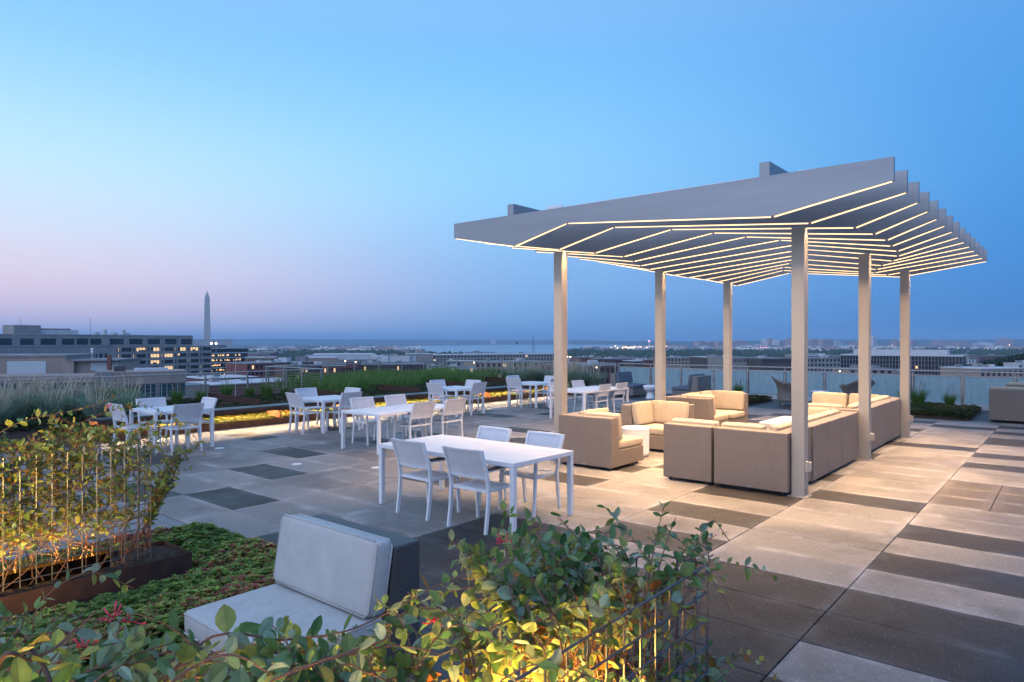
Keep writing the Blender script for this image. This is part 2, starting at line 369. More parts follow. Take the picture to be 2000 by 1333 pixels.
for x in (-6.63,-2.80):
    for y in (9.25,12.77,16.28):
        b=MB(); b.box(x-OX-.082,x-OX+.082,y-OY-.082,y-OY+.082,0,3.5); c=b.build('post',M['alu'],per,bevel=.006)
        b=MB(); b.box(x-OX-.12,x-OX+.12,y-OY-.12,y-OY+.12,0,.012); b.build('base_plate',M['alu'],c)
        if x>-3:
            b=MB(); b.box(x-OX+.083,x-OX+.125,y-OY-.075,y-OY-.005,.33,.47); b.box(x-OX+.126,x-OX+.155,y-OY-.07,y-OY-.0,.34,.46); b.build('socket_box',M['alu'],c,bevel=.006)
    b=MB(); b.box(x-OX-.06,x-OX+.06,7.95-OY,17.2-OY,ZT+.003,ZT+.20); b.build('cross_beam',M['aluf'],per,bevel=.004)
b=MB(); b.tube([(-6.1-OX,8.02-OY,ZT+.03),(-2.9-OX,8.02-OY,ZT+.03)],.025,8); b.build('shade_roller',M['white'],per)
for x,y,ln,lb in ((-6.05,8.3,.22,'small grey security camera on the left end of the pergola roof'),(-2.42,8.5,.34,'pale cylindrical camera housing on the right of the pergola roof')):
    t_=empty('security_camera',(x,y,ZT+.002),R(25),lb,'camera','cameras on the pergola roof')
    b=MB(); b.tube([(-ln/2,0,.11),(ln/2,0,.13)],.045,12); b.build('housing',M['white'],t_,smooth=False)
    b=MB(); b.box(-.03,.03,-.03,.03,0,.08); b.build('bracket',M['steel'],t_)
# ------------------------------------------------------------------ dining furniture
def table(sx,sy,h,slats_x,label,loc):
    t_=empty('dining_table',(loc[0]+sx/2,loc[1]+sy/2,0),0,label,'table','white metal dining tables')
    hx,hy=sx/2,sy/2
    b=MB(); f=.045
    b.box(-hx,hx,-hy,-hy+f,h-.05,h); b.box(-hx,hx,hy-f,hy,h-.05,h); b.box(-hx,-hx+f,-hy+f,hy-f,h-.05,h); b.box(hx-f,hx,-hy+f,hy-f,h-.05,h); b.build('frame',M['white'],t_,bevel=.003)
    b=MB(); p=.075
    if slats_x:
        n=round((sx-2*f)/p); s=(sx-2*f)/n
        for i in range(n): b.box(-hx+f+i*s+.0055,-hx+f+(i+1)*s-.0055,-hy+f,hy-f,h-.02,h-.003)
    else:
        n=round((sy-2*f)/p); s=(sy-2*f)/n
        for i in range(n): b.box(-hx+f,hx-f,-hy+f+i*s+.0055,-hy+f+(i+1)*s-.0055,h-.02,h-.003)
    for q in (-.6,0,.6): b.box(*((-hx+f,hx-f,q*hy-.02,q*hy+.02) if slats_x else (q*hx-.02,q*hx+.02,-hy+f,hy-f)),h-.04,h-.0205)
    b.build('tabletop',M['white'],t_)
    for a in(-1,1):
        for c in(-1,1):
            b=MB(); x=a*(hx-.03); y=c*(hy-.03); b.box(x-.0275,x+.0275,y-.0275,y+.0275,0,h-.052); b.build('leg',M['white'],t_,bevel=.003)
    return t_
table(2.18,1.1,.745,True,'closest long white slatted dining table with four armchairs',(-6.7,5.47))
table(1.1,2.15,.72,False,'long white dining table in the middle, behind the closest one',(-10.65,7.8))
table(1.1,2.2,.74,False,'long white dining table seen just behind the left front pergola post',(-10.68,14.4))
for (x,y,h,lb) in [(-13.8,5.3,.745,'small square white table at far left beside the corten bench'),(-13.75,8.8,.725,'small square white table between the bench and the middle long table'),(-13.85,13.05,.73,'small square white table in front of the tall green grass'),(-13.6,16.2,.73,'small square white table farthest along the bench, left of the pergola post')]:
    table(1.1,1.1,h,True,lb,(x,y))
def chair(arms):
    t_=empty('dining_armchair' if arms else 'dining_chair',(0,0,0),0,'x','chair')
    W_=.265
    for sx in(-1,1):
        x=sx*W_
        b=MB(); prof=[(-.235,0),(-.20,.25),(-.185,.44),(-.215,.62),(-.31,.885)]
        for i in range(4):
            (ya,za),(yb,zb)=prof[i],prof[i+1]
            b.faces([(x-.0125,ya-.02,za),(x+.0125,ya-.02,za),(x+.0125,ya+.02,za),(x-.0125,ya+.02,za),(x-.0125,yb-.02,zb),(x+.0125,yb-.02,zb),(x+.0125,yb+.02,zb),(x-.0125,yb+.02,zb)],[(0,1,5,4),(1,2,6,5),(2,3,7,6),(3,0,4,7)]+([(0,3,2,1)] if i==0 else [])+([(4,5,6,7)] if i==3 else []))
        b.build('leg',M['white'],t_)
        b=MB(); top=.64 if arms else .425
        b.faces([(x-.0125,.235,0),(x+.0125,.235,0),(x+.0125,.27,0),(x-.0125,.27,0),(x-.0125,.20,top),(x+.0125,.20,top),(x+.0125,.235,top),(x-.0125,.235,top)],[(0,3,2,1),(4,5,6,7),(0,1,5,4),(1,2,6,5),(2,3,7,6),(3,0,4,7)])
        b.build('leg',M['white'],t_)
        if arms:
            b=MB(); b.box(x-.013,x+.013,-.225,.24,.641,.66); b.build('arm_rail',M['white'],t_,bevel=.003)
            b=MB(); b.box(x-.024,x+.024,-.205,.25,.662,.688); b.build('armrest',M['black'],t_,bevel=.005)
    b=MB(); w=W_-.014
    b.box(-w,w,-.19,-.165,.418,.448); b.box(-w,w,.215,.24,.418,.448); b.box(-w,-w+.022,-.164,.214,.418,.448); b.box(w-.022,w,-.164,.214,.418,.448)
    b.build('seat_frame',M['white'],t_,bevel=.003)
    b=MB(); n=8; pts=[];
    for i in range(n+1):
        for j in range(n+1):
            u,v=i/n,j/n; pts.append((-w+.02+(2*w-.04)*u,-.168+.385*v,.449-.012*math.sin(math.pi*u)))
    b.faces(pts,[(i*(n+1)+j,(i+1)*(n+1)+j,(i+1)*(n+1)+j+1,i*(n+1)+j+1) for i in range(n) for j in range(n)]); b.build('seat',M['mesh'],t_,smooth=True)
    def by(z): return -.215-(z-.62)*.3585 if z>.62 else -.19-(z-.48)*.18
    n=10
    for zz,hh,nm_ in ((.865,.022,'top_rail'),(.565,.022,'back_rail')):
        b=MB()
        for i in range(n):
            u0,u1=-1+2*i/n,-1+2*(i+1)/n; q=[]
            for u in(u0,u1):
                sag=-.03*(1-u*u); y=by(zz)+sag; q.append((u*w,y,zz))
            (xa,ya,za),(xb,yb,zb)=q; e=.001
            b.faces([(xa,ya-.011,za),(xb,yb-.011,zb),(xb,yb+.011,zb),(xa,ya+.011,za),(xa,ya-.011-.007,za+hh),(xb,yb-.018,zb+hh),(xb,yb+.004,zb+hh),(xa,ya+.004,za+hh)],[(0,3,2,1),(4,5,6,7),(0,1,5,4),(2,3,7,6)]+([(3,0,4,7)] if i==0 else [])+([(1,2,6,5)] if i==n-1 else []))
        b.build(nm_,M['white'],t_)
    b=MB(); pts=[]; n=10
    for j in range(7):
        z=.578+(.872-.578)*j/6
        for i in range(n+1):
            u=-1+2*i/n; pts.append((u*w,by(z)-.03*(1-u*u)-.004,z))
    b.faces(pts,[(j*(n+1)+i,j*(n+1)+i+1,(j+1)*(n+1)+i+1,(j+1)*(n+1)+i) for j in range(6) for i in range(n)]); bk_=b.build('backrest',M['mesh'],t_,smooth=True)
    return t_
ac=chair(True); pc=chair(False)
GA='white armchairs with black armrests at the long tables'; GP='white armless chairs at the small square tables'
P_,Q_,Z_,H_=0,R(-90),R(180),R(90)
arm=[(-5.9,5.55,0,'white armchair with its back to us at the closest long table, left one'),
(-5.03,5.53,0,'white armchair with its back to us at the closest long table, right one'),
(-5.9,6.44,Z_,'white armchair across the closest long table, left one'),
(-5.08,6.46,Z_,'white armchair across the closest long table, right one'),
(-10.79,8.62,Q_,'white armchair on the bench side of the middle long table, nearer of the two'),
(-10.79,9.5,Q_,'white armchair on the bench side of the middle long table, farther of the two'),
(-9.72,8.78,H_,'white armchair on the lounge side of the middle long table, nearer of the two'),
(-9.72,9.62,H_,'white armchair on the lounge side of the middle long table, farther of the two'),
(-10.82,15.25,Q_,'white armchair partly behind the left front pergola post at the far long table'),
(-10.80,16.32,Q_,'white armchair across the far long table, before the wispy grasses'),
(-9.86,15.35,H_,'white armchair on the lounge side of the far long table, left of the pair'),
(-9.86,16.2,H_,'white armchair on the lounge side of the far long table, right of the pair')]
for i,(x,y,r,lb) in enumerate(arm): place(ac,i>0,(x,y,0),r+R(rng.uniform(-2,2)),lb,GA)
pl=[]
for nm,(A_,B_,C_,D_) in {'far-left small square table':((-13.45,5.22),(-13.87,5.85),(-12.68,5.76),(-13.38,6.34)),
 'second small square table from left':((-13.2,8.72),(-14.0,9.45),(-12.72,9.38),(-13.52,9.96)),
 'small square table before tall green grass':((-13.42,13.15),(-14.08,13.9),(-12.95,13.85),(-13.55,14.28)),
 'farthest small square table':((-13.33,16.4),(-14.0,17.25),(-12.55,16.85),(-13.15,17.6))}.items():
    for (x,y),r,s in ((A_,0,'near side'),(B_,Q_,'bench side'),(C_,H_,'lounge side'),(D_,Z_,'far side')):
        pl.append((x,y,r,'white armless chair, %s of the %s'%(s,nm)))
for i,(x,y,r,lb) in enumerate(pl): place(pc,i>0,(x,y,0),r+R(rng.uniform(-3,3)),lb,GP)
# ------------------------------------------------------------------ lounge furniture
def cushion(mb,x0,x1,y0,y1,z0,z1,M4=None):
    n=6; mb.M=M4; r=.5
    def P(u,v,w_):
        return (x0+(x1-x0)*u,y0+(y1-y0)*v,z0+(z1-z0)*w_)
    # puffed box: grid on 6 sides
    idx={}; pts=[]; fs=[]
    th=min(x1-x0,y1-y0,z1-z0)
    def V(i,j,k):
        if (i,j,k) in idx: return idx[(i,j,k)]
        p=[]
        for a,(lo,hi) in zip((i,j,k),((x0,x1),(y0,y1),(z0,z1))): p.append((a/n*2-1,(lo+hi)/2,(hi-lo)/2))
        q=[]
        cc=[c[0] for c in p]
        for a in range(3):
            o=[cc[b_] for b_ in range(3) if b_!=a]
            s=p[a][0]; ex=(1-abs(o[0])**3)*(1-abs(o[1])**3)
            q.append(p[a][1]+s*p[a][2] + (th*.07*ex*(1 if s>0 else -1) if abs(s)==1 else 0))
        idx[(i,j,k)]=len(pts); pts.append(tuple(q)); return idx[(i,j,k)]
    for a in range(n):
        for b_ in range(n):
            fs+=[(V(a,b_,0),V(a,b_+1,0),V(a+1,b_+1,0),V(a+1,b_,0)),(V(a,b_,n),V(a+1,b_,n),V(a+1,b_+1,n),V(a,b_+1,n)),
                 (V(a,0,b_),V(a+1,0,b_),V(a+1,0,b_+1),V(a,0,b_+1)),(V(a,n,b_),V(a,n,b_+1),V(a+1,n,b_+1),V(a+1,n,b_)),
                 (V(0,a,b_),V(0,a,b_+1),V(0,a+1,b_+1),V(0,a+1,b_)),(V(n,a,b_),V(n,a+1,b_),V(n,a+1,b_+1),V(n,a,b_+1))]
    mb.faces(pts,fs); mb.M=None
def build_cushion(name,m,parent,x0,x1,y0,y1,z0,z1,tilt=None):
    mb=MB(); cushion(mb,x0,x1,y0,y1,z0,z1,tilt); o=mb.build(name,m,parent,smooth=True,bevel=.028,seg=3)
    o.modifiers['bevel'].angle_limit=R(60); return o
def seat(kind,wx,dy,H=.82,wm='wick',cmn='cush',base='wicker_seat'):
    """local: back along y=0 (rear), seat opens to +y; x from 0..wx ; kind straight/left/right corner (second back)"""
    t_=empty({'straight':'wicker_seat','left':'corner_seat','right':'corner_seat'}[kind],(0,0,0),0,'x','seat')
    sh=.30; bt=.20; bb=.26; z0=.045
    prof=[(0,z0),(dy,z0),(dy,sh),(bb,sh),(bt,H),(0,H)]
    b=MB()
    x0,x1=0,wx
    b.prism(prof,'x',0,wx)
    o=b.build('frame',M[wm],t_,bevel=.012)
    if kind!='straight':
        b=MB()
        if kind=='left': pr=[(-.003,z0+.003),(.03,z0+.003),(.03,sh+.002),(bb,sh+.002),(bt,H-.003),(-.003,H-.003)]
        else: pr=[(wx+.003,z0+.003),(wx-.03,z0+.003),(wx-.03,sh+.002),(wx-bb,sh+.002),(wx-bt,H-.003),(wx+.003,H-.003)]
        b.prism(pr,'y',.004,dy+.003); b.build('side_back',M[wm],t_,bevel=.012)
    for x in (.08,wx-.08):
        for y in(.08,dy-.08):
            b=MB(); b.lathe([(.022,0),(.022,.045)],10,(x,y,0)); b.build('foot',M['black'],t_)
    sx0,sx1=(.015,wx-.015)
    if kind=='left': sx0=bb
    if kind=='right': sx1=wx-bb
    build_cushion('seat_cushion',M[cmn],t_,sx0,sx1,bb+.01,dy+.02,sh+.006,sh+.135)
    ang=math.atan2(bb-bt,H-sh)
    T=Matrix.Translation((0,bb+.008,sh+.14))@Matrix.Rotation(ang+R(3),4,'X')
    bx0,bx1=.015,wx-.015
    if kind=='left': bx0=bb+.13
    if kind=='right': bx1=wx-bb-.13
    build_cushion('back_cushion',M[cmn],t_,bx0,bx1,0,.13,0,H-sh-.10,T)
    if kind=='left':
        T=Matrix.Translation((bb+.008,0,sh+.14))@Matrix.Rotation(-ang-R(3),4,'Y')
        build_cushion('back_cushion',M[cmn],t_,0,.13,bb+.03,dy,0,H-sh-.10,T)
    if kind=='right':
        T=Matrix.Translation((wx-bb-.008,0,sh+.14))@Matrix.Rotation(ang+R(3),4,'Y')
        build_cushion('back_cushion',M[cmn],t_,-.13,0,bb+.03,dy,0,H-sh-.10,T)
    b=MB(); b.box(wx/2-.035,wx/2+.035,-.004,-.0005,.062,.078); b.build('maker_tag',M['steel'],t_)
    return t_
sL=seat('left',1.0,1.02); sR=seat('right',1.0,1.02); sS=seat('straight',.735,1.02); used={}
def put(pr,key,x,y,rz,lb,grp='taupe wicker modular lounge seats'):
    o=place(pr,key in used,(x,y,0),rz,lb,grp); used[key]=1; return o
# origin is the rear-left corner seen facing the seat direction (+y)
put(sL,'L',-6.55,9.08,0,'wicker corner seat beside the left front pergola post, its back to us')
put(sL,'L',-6.65,12.22,R(-90),'wicker corner seat with two cream cushions facing us beside the white drum table')
put(sS,'S',-4.67,9.08,0,'narrow wicker seat with its back to us, left of the nearest right corner seat')
put(sR,'R',-3.9,9.08,0,'wicker corner seat with its back to us touching the right front pergola post')
put(sS,'S',-2.87,10.11,R(90),'first wicker seat behind the right front post, backing onto the walkway')
put(sS,'S',-2.87,10.86,R(90),'second wicker seat behind the right front post, backing onto the walkway')
put(sL,'L',-2.87,12.64,R(180),'wicker corner seat just in front of the middle right pergola post')
put(sR,'R',-3.87,12.95,0,'wicker corner seat just beyond the middle right pergola post')
put(sS,'S',-2.87,13.98,R(90),'wicker seat in the far group on the walkway side, nearer of two between corners')
put(sS,'S',-2.87,14.72,R(90),'wicker seat in the far group on the walkway side, farther of two between corners')
put(sL,'L',-2.87,16.5,R(180),'far wicker corner seat in front of the last right pergola post, cushions facing us')
put(sS,'S',-3.9,16.5,R(180),'far wicker seat with a single cream back cushion facing us, left of the last corner')
put(sL,'L',-6.87,13.45,0,'wicker corner seat with its back to us behind the left middle pergola post')
put(sL,'L',-6.87,15.55,R(-90),'wicker corner seat with a wide cream cushion facing us right of the left middle post')
put(sS,'S',-1.73,20.8,0,'wicker seat at the right edge of the photo on the dark decking, back to us')
put(sS,'S',-.98,20.8,0,'wicker seat cut by the right edge of the photo, back to us')
put(sS,'S',-1.55,23.2,0,'wicker seat behind the right-edge pair, only its top showing by the glass')
def armless(wm,cm_,lb,x,y,rz,wx=1.0,dy=.95,H=.82,grp=None):
    t_=seat('straight',wx,dy,H,wm,cm_); t_.name='lounge_chair'; t_['category']='lounge chair'; t_['label']=lb; t_.location=(x,y,0); t_.rotation_euler=(0,0,rz)
    if grp: t_['group']=grp
    return t_
fgc=armless('wickd','cushg','dark wicker lounge chair with pale grey cushions in the foreground among vines',-3.06,2.82,R(180))
def piping(cush,x0,x1,y0,y1,z0,z1,M4,axis):
    b=MB(); b.M=M4
    if axis=='y':
        for yy in (y0+.012,y1-.012):
            q=[(x0+.03,yy,z0),(x1-.03,yy,z0),(x1,yy,z0+.03),(x1,yy,z1-.03),(x1-.03,yy,z1),(x0+.03,yy,z1),(x0,yy,z1-.03),(x0,yy,z0+.03),(x0+.03,yy,z0)]; b.tube(q,.0055,6)
    else:
        for zz in (z0+.012,z1-.012):
            q=[(x0+.03,y0,zz),(x1-.03,y0,zz),(x1,y0+.03,zz),(x1,y1-.03,zz),(x1-.03,y1,zz),(x0+.03,y1,zz),(x0,y1-.03,zz),(x0,y0+.03,zz),(x0+.03,y0,zz)]; b.tube(q,.0055,6)
    b.build('piping',M['cushg'],cush,smooth=True)
for o in list(fgc.children):
    if o.name.startswith('seat_cushion'): piping(o,.012,.988,.267,.973,.303,.438,None,'z')
    if o.name.startswith('back_cushion'):
        _T=Matrix.Translation((0,.268,.44))@Matrix.Rotation(math.atan2(.06,.52)+R(3),4,'X'); piping(o,.012,.988,-.003,.133,-.003,.423,_T,'y')
armless('wickg','cushb','grey wicker lounge chair with slate cushions facing right, left of the white goblet stool',-13.3,22.7,R(-90))
armless('wickg','cushb','grey wicker lounge chair seen from its dark back, right of the white goblet stool',-9.9,21.75,R(90),wx=1.1)
# drum, coffee, round tables, stool
b=MB(); b.lathe([(.20,0),(.225,.01),(.24,.05),(.245,.44),(.25,.49),(.24,.503),(.21,.505)],32); o=b.build('drum_table',M['white'],smooth=False,bevel=.004); o.location=(-6.02,10.66,0); tag(o,'round white drum side table between two wicker corner seats','side table')
b=MB(); b.lathe([(.17,0),(.16,.02),(.10,.20),(.085,.225),(.12,.235),(.21,.30),(.245,.38),(.25,.455),(.23,.46),(.20,.445)],32); o=b.build('goblet_stool',M['white'],smooth=True); o.location=(-11.6,21.6,0); tag(o,'white goblet shaped stool between the two grey lounge chairs','stool')
t_=empty('coffee_table',(-4.45,14.55,0),0,'low square cream coffee table inside the far lounge group','table')
b=MB(); b.box(-.52,.52,-.75,.75,.34,.38); b.build('tabletop',M['white'],t_,bevel=.004)
for a in(-1,1):
    for c in(-1,1):
        b=MB(); b.box(a*.48-.03,a*.48+.03,c*.71-.03,c*.71+.03,0,.339); b.build('leg',M['white'],t_,bevel=.003)
t_=empty('round_table',(-6.15,22.3,0),0,'round white table between the two tall woven tub chairs','table')
b=MB(); b.lathe([(.27,.45),(.29,.46),(.29,.475)],32); b.build('tabletop',M['white'],t_)
b=MB(); b.lathe([(.2,0),(.12,.03),(.1,.2),(.12,.42),(.16,.449)],24); b.build('pedestal',M['white'],t_,smooth=True)
def tub(x,y,rz,lb):
    t_=empty('tub_chair',(x,y,0),rz,lb,'armchair','woven tub chairs by the glass railing')
    b=MB(); n=28; pts=[]; rows=[]
    # open shell: angle from -135..135 around the back; front open at +y
    for k in range(9):
        v=k/8
        for i in range(n+1):
            a=R(-130+260*i/n); ca,sa=math.cos(a),math.sin(a)
            top=.60+.30*max(0,math.cos(a))**1.5+.10*abs(math.sin(a))**6*(1 if abs(a)>1.2 else .3)
            r=.33+.05*v*v+.13*(v**3)*(max(0,math.cos(a)))+.06*abs(sa)*v**4-.03*math.sin(v*math.pi)
            pts.append((sa*r*1.05,-ca*r,.12+(top-.12)*v))
    W1=n+1; fs=[(k*W1+i,k*W1+i+1,(k+1)*W1+i+1,(k+1)*W1+i) for k in range(8) for i in range(n)]
    b.faces(pts,fs); o=b.build('shell',M['wickg'],t_,smooth=True); s=o.modifiers.new('solid','SOLIDIFY'); s.thickness=.025
    b=MB(); b.lathe([(.30,.12),(.33,.16),(.33,.36),(.30,.38)],28); b.build('seat',M['wickg'],t_,smooth=False)
    for a in (45,135,225,315):
        b=MB(); q=R(a); b.tube([(math.cos(q)*.24,math.sin(q)*.24,.13),(math.cos(q)*.32,math.sin(q)*.32,0)],.014,8); b.build('leg',M['steel'],t_)
tub(-7.05,22.15,R(-62),'woven tub chair with flared back left of the round white table, facing right')
tub(-5.2,22.55,R(48),'woven tub chair seen from behind right of the round white table')
# ------------------------------------------------------------------ railings
glassm=bpy.data.materials.new('frosted_glass'); glassm.use_nodes=True; tt=NT(glassm)
tt.b.inputs['Base Color'].default_value=(.50,.62,.64,1); tt.b.inputs['Roughness'].default_value=.25
v=tt.obj(); st=tt.rng(tt.noise(v,1,5,.7,stretch=(34,34,2.2)),.35,.7,0,1); big=tt.noise(v,2.5,3)
tt.l(tt.mix(st,(.50,.62,.63),(.30,.42,.46)),tt.b.inputs['Base Color'])
trl=tt.n('ShaderNodeBsdfTranslucent'); trl.inputs[0].default_value=(.62,.74,.76,1)
trp=tt.n('ShaderNodeBsdfTransparent'); trp.inputs[0].default_value=(.8,.9,.92,1)
m1=tt.n('ShaderNodeMixShader'); m1.inputs[0].default_value=.5; tt.l(tt.b.outputs[0],m1.inputs[1]); tt.l(trl.outputs[0],m1.inputs[2])
m2=tt.n('ShaderNodeMixShader'); tt.l(tt.rng(st,0,1,.06,.24),m2.inputs[0]); tt.l(m1.outputs[0],m2.inputs[1]); tt.l(trp.outputs[0],m2.inputs[2]); tt.l(m2.outputs[0],tt.out.inputs[0])
RY=24.22
t_=empty('glass_railing',(-14.45,RY,0),0,'long frosted glass railing with steel posts along the far edge of the terrace','railing')
posts=[-14.45,-13.0,-11.7,-10.4,-9.12,-7.82,-6.53,-5.25,-3.96,-2.66,-1.39,-.1,1.2,2.5,3.8,5.1,6.4,7.7,9,10.3,11.6]
for i,x in enumerate(posts):
    x+=14.45; b=MB(); b.box(x-.012,x+.012,-.03,.03,0,1.08); b.box(x-.03,x+.03,-.042,-.031,.12,.45); b.box(x-.02,x+.02,-.042,-.031,.62,.9); b.build('post',M['steel'],t_,bevel=.003)
    if i<len(posts)-1:
        x2=posts[i+1]+14.45; b=MB(); b.box(x+.05,x2-.05,-.008,.008,.16,.955); b.build('glass_panel',glassm,t_)
b=MB(); b.tube([(-.02,0,1.105),(26.1,0,1.105)],.022,10); b.build('handrail',M['steel'],t_)
b=MB(); b.box(0,26.05,-.018,.018,.957,.985); b.build('glass_cap_rail',M['steel'],t_)
cu=noisy('pale_curb',(.5,.52,.54),(.42,.44,.46),2,.6)
b=MB(); b.box(-14.4,12,24.06,24.34,-.05,.13); tag(b.build('curb',cu),kind='structure')
def cable_rail(p0,p1,lb,n,h=1.1,z0=0.0):
    p0,p1=Vector(p0),Vector(p1); L=(p1-p0).length; a=math.atan2(p1.y-p0.y,p1.x-p0.x)
    t_=empty('cable_railing',(p0.x,p0.y,z0),a,lb,'railing','steel cable railings round the planted edge')
    for i in range(n+1):
        x=L*i/n; b=MB(); b.box(x-.025,x+.025,-.012,.012,0,h-.02); b.build('post',M['steel'],t_)
    b=MB(); b.tube([(-.05,0,h),(L+.05,0,h)],.022,8); b.build('handrail',M['steel'],t_)
    b=MB()
    for k in range(9): b.tube([(0,0,.14+k*.1),(L,0,.14+k*.1)],.0035,4)
    b.build('cables',M['steel'],t_)
cable_rail((-19.1,-6,0),(-19.1,13.2,0),'steel cable railing along the left edge behind the bench planting',15)
cable_rail((-19.2,13.3,0),(-22.6,13.3,0),'short steel cable railing stepping outward at the start of the tall grass',3)
cable_rail((-22.6,13.4,0),(-22.6,22.3,0),'steel cable railing behind the tall green grass',7)
cable_rail((-22.5,22.4,0),(-19.0,22.4,0),'short steel cable railing closing the far end of the tall grass',3)
cable_rail((-18.9,22.5,0),(-18.9,24.1,0),'very short steel cable railing at the far planted corner',1)
cable_rail((-18.8,24.2,0),(-14.6,24.2,0),'steel cable railing left of the frosted glass, behind the wispy grasses',4)
# ------------------------------------------------------------------ bench and long planter
t_=empty('bench',(-15.3,5.2,0),0,'long dark plank bench on rusty steel legs along the planted edge','bench')
b=MB(); L=16.2
for k in range(4): b.box(-.25+k*.1275,-.25+k*.1275+.12,0,L,.40,.445)
b.build('seat',M['bench'],t_,bevel=.004)
b=MB(); b.box(-.26,-.235,0,L,.30,.398); b.box(.235,.262,0,L,.335,.398); b.build('apron',M['corten'],t_)
for k in range(9):
    y=.15+1.93*k; b=MB(); b.prism([(.30,0),(-.30,0),(-.30,.33),(.15,.334),(.30,.26)],'y',y,y+.02); b.build('leg',M['corteno'],t_)
b=MB(); b.box(-.06,-.02,.1,L-.1,.385,.398); b.build('light_strip',M['ledw'],t_)
t_=empty('planter',(-15.02,0,0),0,'long low rusty steel planter bed edging the paving beneath the bench','planter')
b=MB(); b.box(-.012,0,-6,22.2,-.05,.145); b.build('front_edge',M['corteno'],t_)
for k,y in enumerate((3.2,9.1,11.9,14.5,17.3,20.2)):
    b=MB(); b.prism([(-.75,.25),(-.75,.56),(-3.4,.60),(-3.4,.25)],'y',y,y+.012); b.build('divider',M['cortend'],t_)
b=MB(); b.faces([(-.02,-6,.07),(-.02,22.2,.07),(-.6,22.2,.12),(-.6,-6,.12),(-.9,22.2,.3),(-.9,-6,.3),(-4.0,22.2,.36),(-4.0,-6,.36),(-7.5,22.2,.34),(-7.5,13.3,.34),(-4.0,13.3,.36)],[(0,3,2,1)[::-1],(3,2,4,5),(5,4,6,7),(6,8,9,10)]); b.build('soil',M['soil'],t_)
b=MB(); b.box(-4.0,-3.98,-6,13.3,-.05,.37); b.box(-.7,-.02,22.2,22.215,-.05,.3); b.box(-3.9,-.72,22.2,22.215,-.05,.38); b.build('rear_edge',M['cortend'],t_)
# ------------------------------------------------------------------ sedum and grasses
def sedum(name,label,area,zf,dens,pal,h=.06,seed=1,s=.02):
    r=random.Random(seed); b=MB()
    x0,x1,y0,y1=area; n=int((x1-x0)*(y1-y0)*dens)
    ph=[(r.uniform(0,6),r.uniform(.8,2.2),r.uniform(0,6.28)) for _ in range(6)]
    for i in range(n):
        x=r.uniform(x0,x1); y=r.uniform(y0,y1); z=zf(x,y)
        if z is None: continue
        f=sum(math.sin(x*k*math.cos(a)*2.3+y*k*math.sin(a)*2.3+p) for p,k,a in ph)/6
        f2=math.sin(x*21+1.3*math.sin(y*17))*math.sin(y*19+1.1*math.sin(x*13)); hh=h*(.5+.4*f+.22*f2)+r.uniform(-.3,.7)*h*.35+.01
        pi=min(len(pal)-1,max(0,int((f*.9+.5+r.gauss(0,.22))*len(pal))))
        c=pal[pi]; k=r.uniform(.7,1.3); k*=.8+.5*f+.25*f2; b.col=(c[0]*k,c[1]*k,c[2]*k,1)
        cx,cy,cz=x,y,z+hh; a0=r.uniform(0,6.28); ss=s*r.uniform(.7,1.4)
        for q in range(5):
            a=a0+q*1.257; tl=r.uniform(.1,.9)
            dx,dy=math.cos(a),math.sin(a)
            b.faces([(cx,cy,cz-.4*ss),(cx+dx*ss*.6-dy*ss*.4,cy+dy*ss*.6+dx*ss*.4,cz+tl*ss*.5),(cx+dx*ss*1.25,cy+dy*ss*1.25,cz+tl*ss),(cx+dx*ss*.6+dy*ss*.4,cy+dy*ss*.6-dx*ss*.4,cz+tl*ss*.5)],[(0,1,2,3)])
    return tag(b.build(name,M['sed']),label,'ground cover',kind='stuff')
G=[(.13,.28,.05),(.19,.37,.06),(.26,.44,.08),(.38,.50,.09),(.21,.34,.07),(.42,.26,.09),(.40,.09,.09)]
def fz(x,y):
    if -6.3<x<-5.68 and y<2.73: return None
    e=min(x+7.08,-4.5-x,3.5-y); e2=max(x+5.72,-6.26-x,y-2.69); return .0+.07*min(1,max(0,e)/.12)*min(1,max(0,e2)/.35)
b=MB(); b.box(-7.06,-4.5,-5,3.49,.002,.05); tag(b.build('soil',M['soil']),'dark soil under the foreground sedum carpet','soil',kind='stuff')
sedum('sedum','thick green and red sedum carpet between rusty planter and foreground chair',(-7.1,-4.48,.2,3.5),fz,3600,G,.10,3,.018)
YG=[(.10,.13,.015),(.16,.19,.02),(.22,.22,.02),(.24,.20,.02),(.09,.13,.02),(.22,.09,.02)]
def bz(x,y):
    u=-15.05-x
    return .07+.11*u if u<.6 else (.14+(u-.6)*.55 if u<.9 else .31+.01*u)
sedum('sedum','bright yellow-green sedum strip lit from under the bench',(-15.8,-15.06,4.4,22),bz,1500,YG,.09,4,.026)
sedum('sedum','dark green sedum slope behind the bench',(-18.9,-15.8,-4,22),bz,520,[(.03,.06,.02),(.04,.08,.02),(.05,.09,.03),(.07,.09,.03),(.09,.05,.03)],.09,5,.034)
def sedbed(x0,x1,y0,y1,lb,seed):
    t_=MB(); t_.box(x0,x1,y0,y1,.002,.07); tag(t_.build('soil_tray',M['soil']),'dark tray under '+lb,'tray')
    sedum('sedum',lb,(x0-.02,x1+.02,y0-.02,y1+.02),lambda x,y:.03+.07*min(1,max(0,min(x-x0,x1-x,y-y0,y1-y)+.02)/.15),900,[(.05,.08,.015),(.07,.11,.02),(.09,.13,.02),(.10,.10,.02),(.09,.06,.02)],.10,seed,.028)
sedbed(-4.5,-2.15,20.65,23.6,'low green sedum patch right of the last pergola post',11)
sedbed(-9.7,-7.95,20.65,23.3,'low green sedum patch left of the woven tub chairs',12)
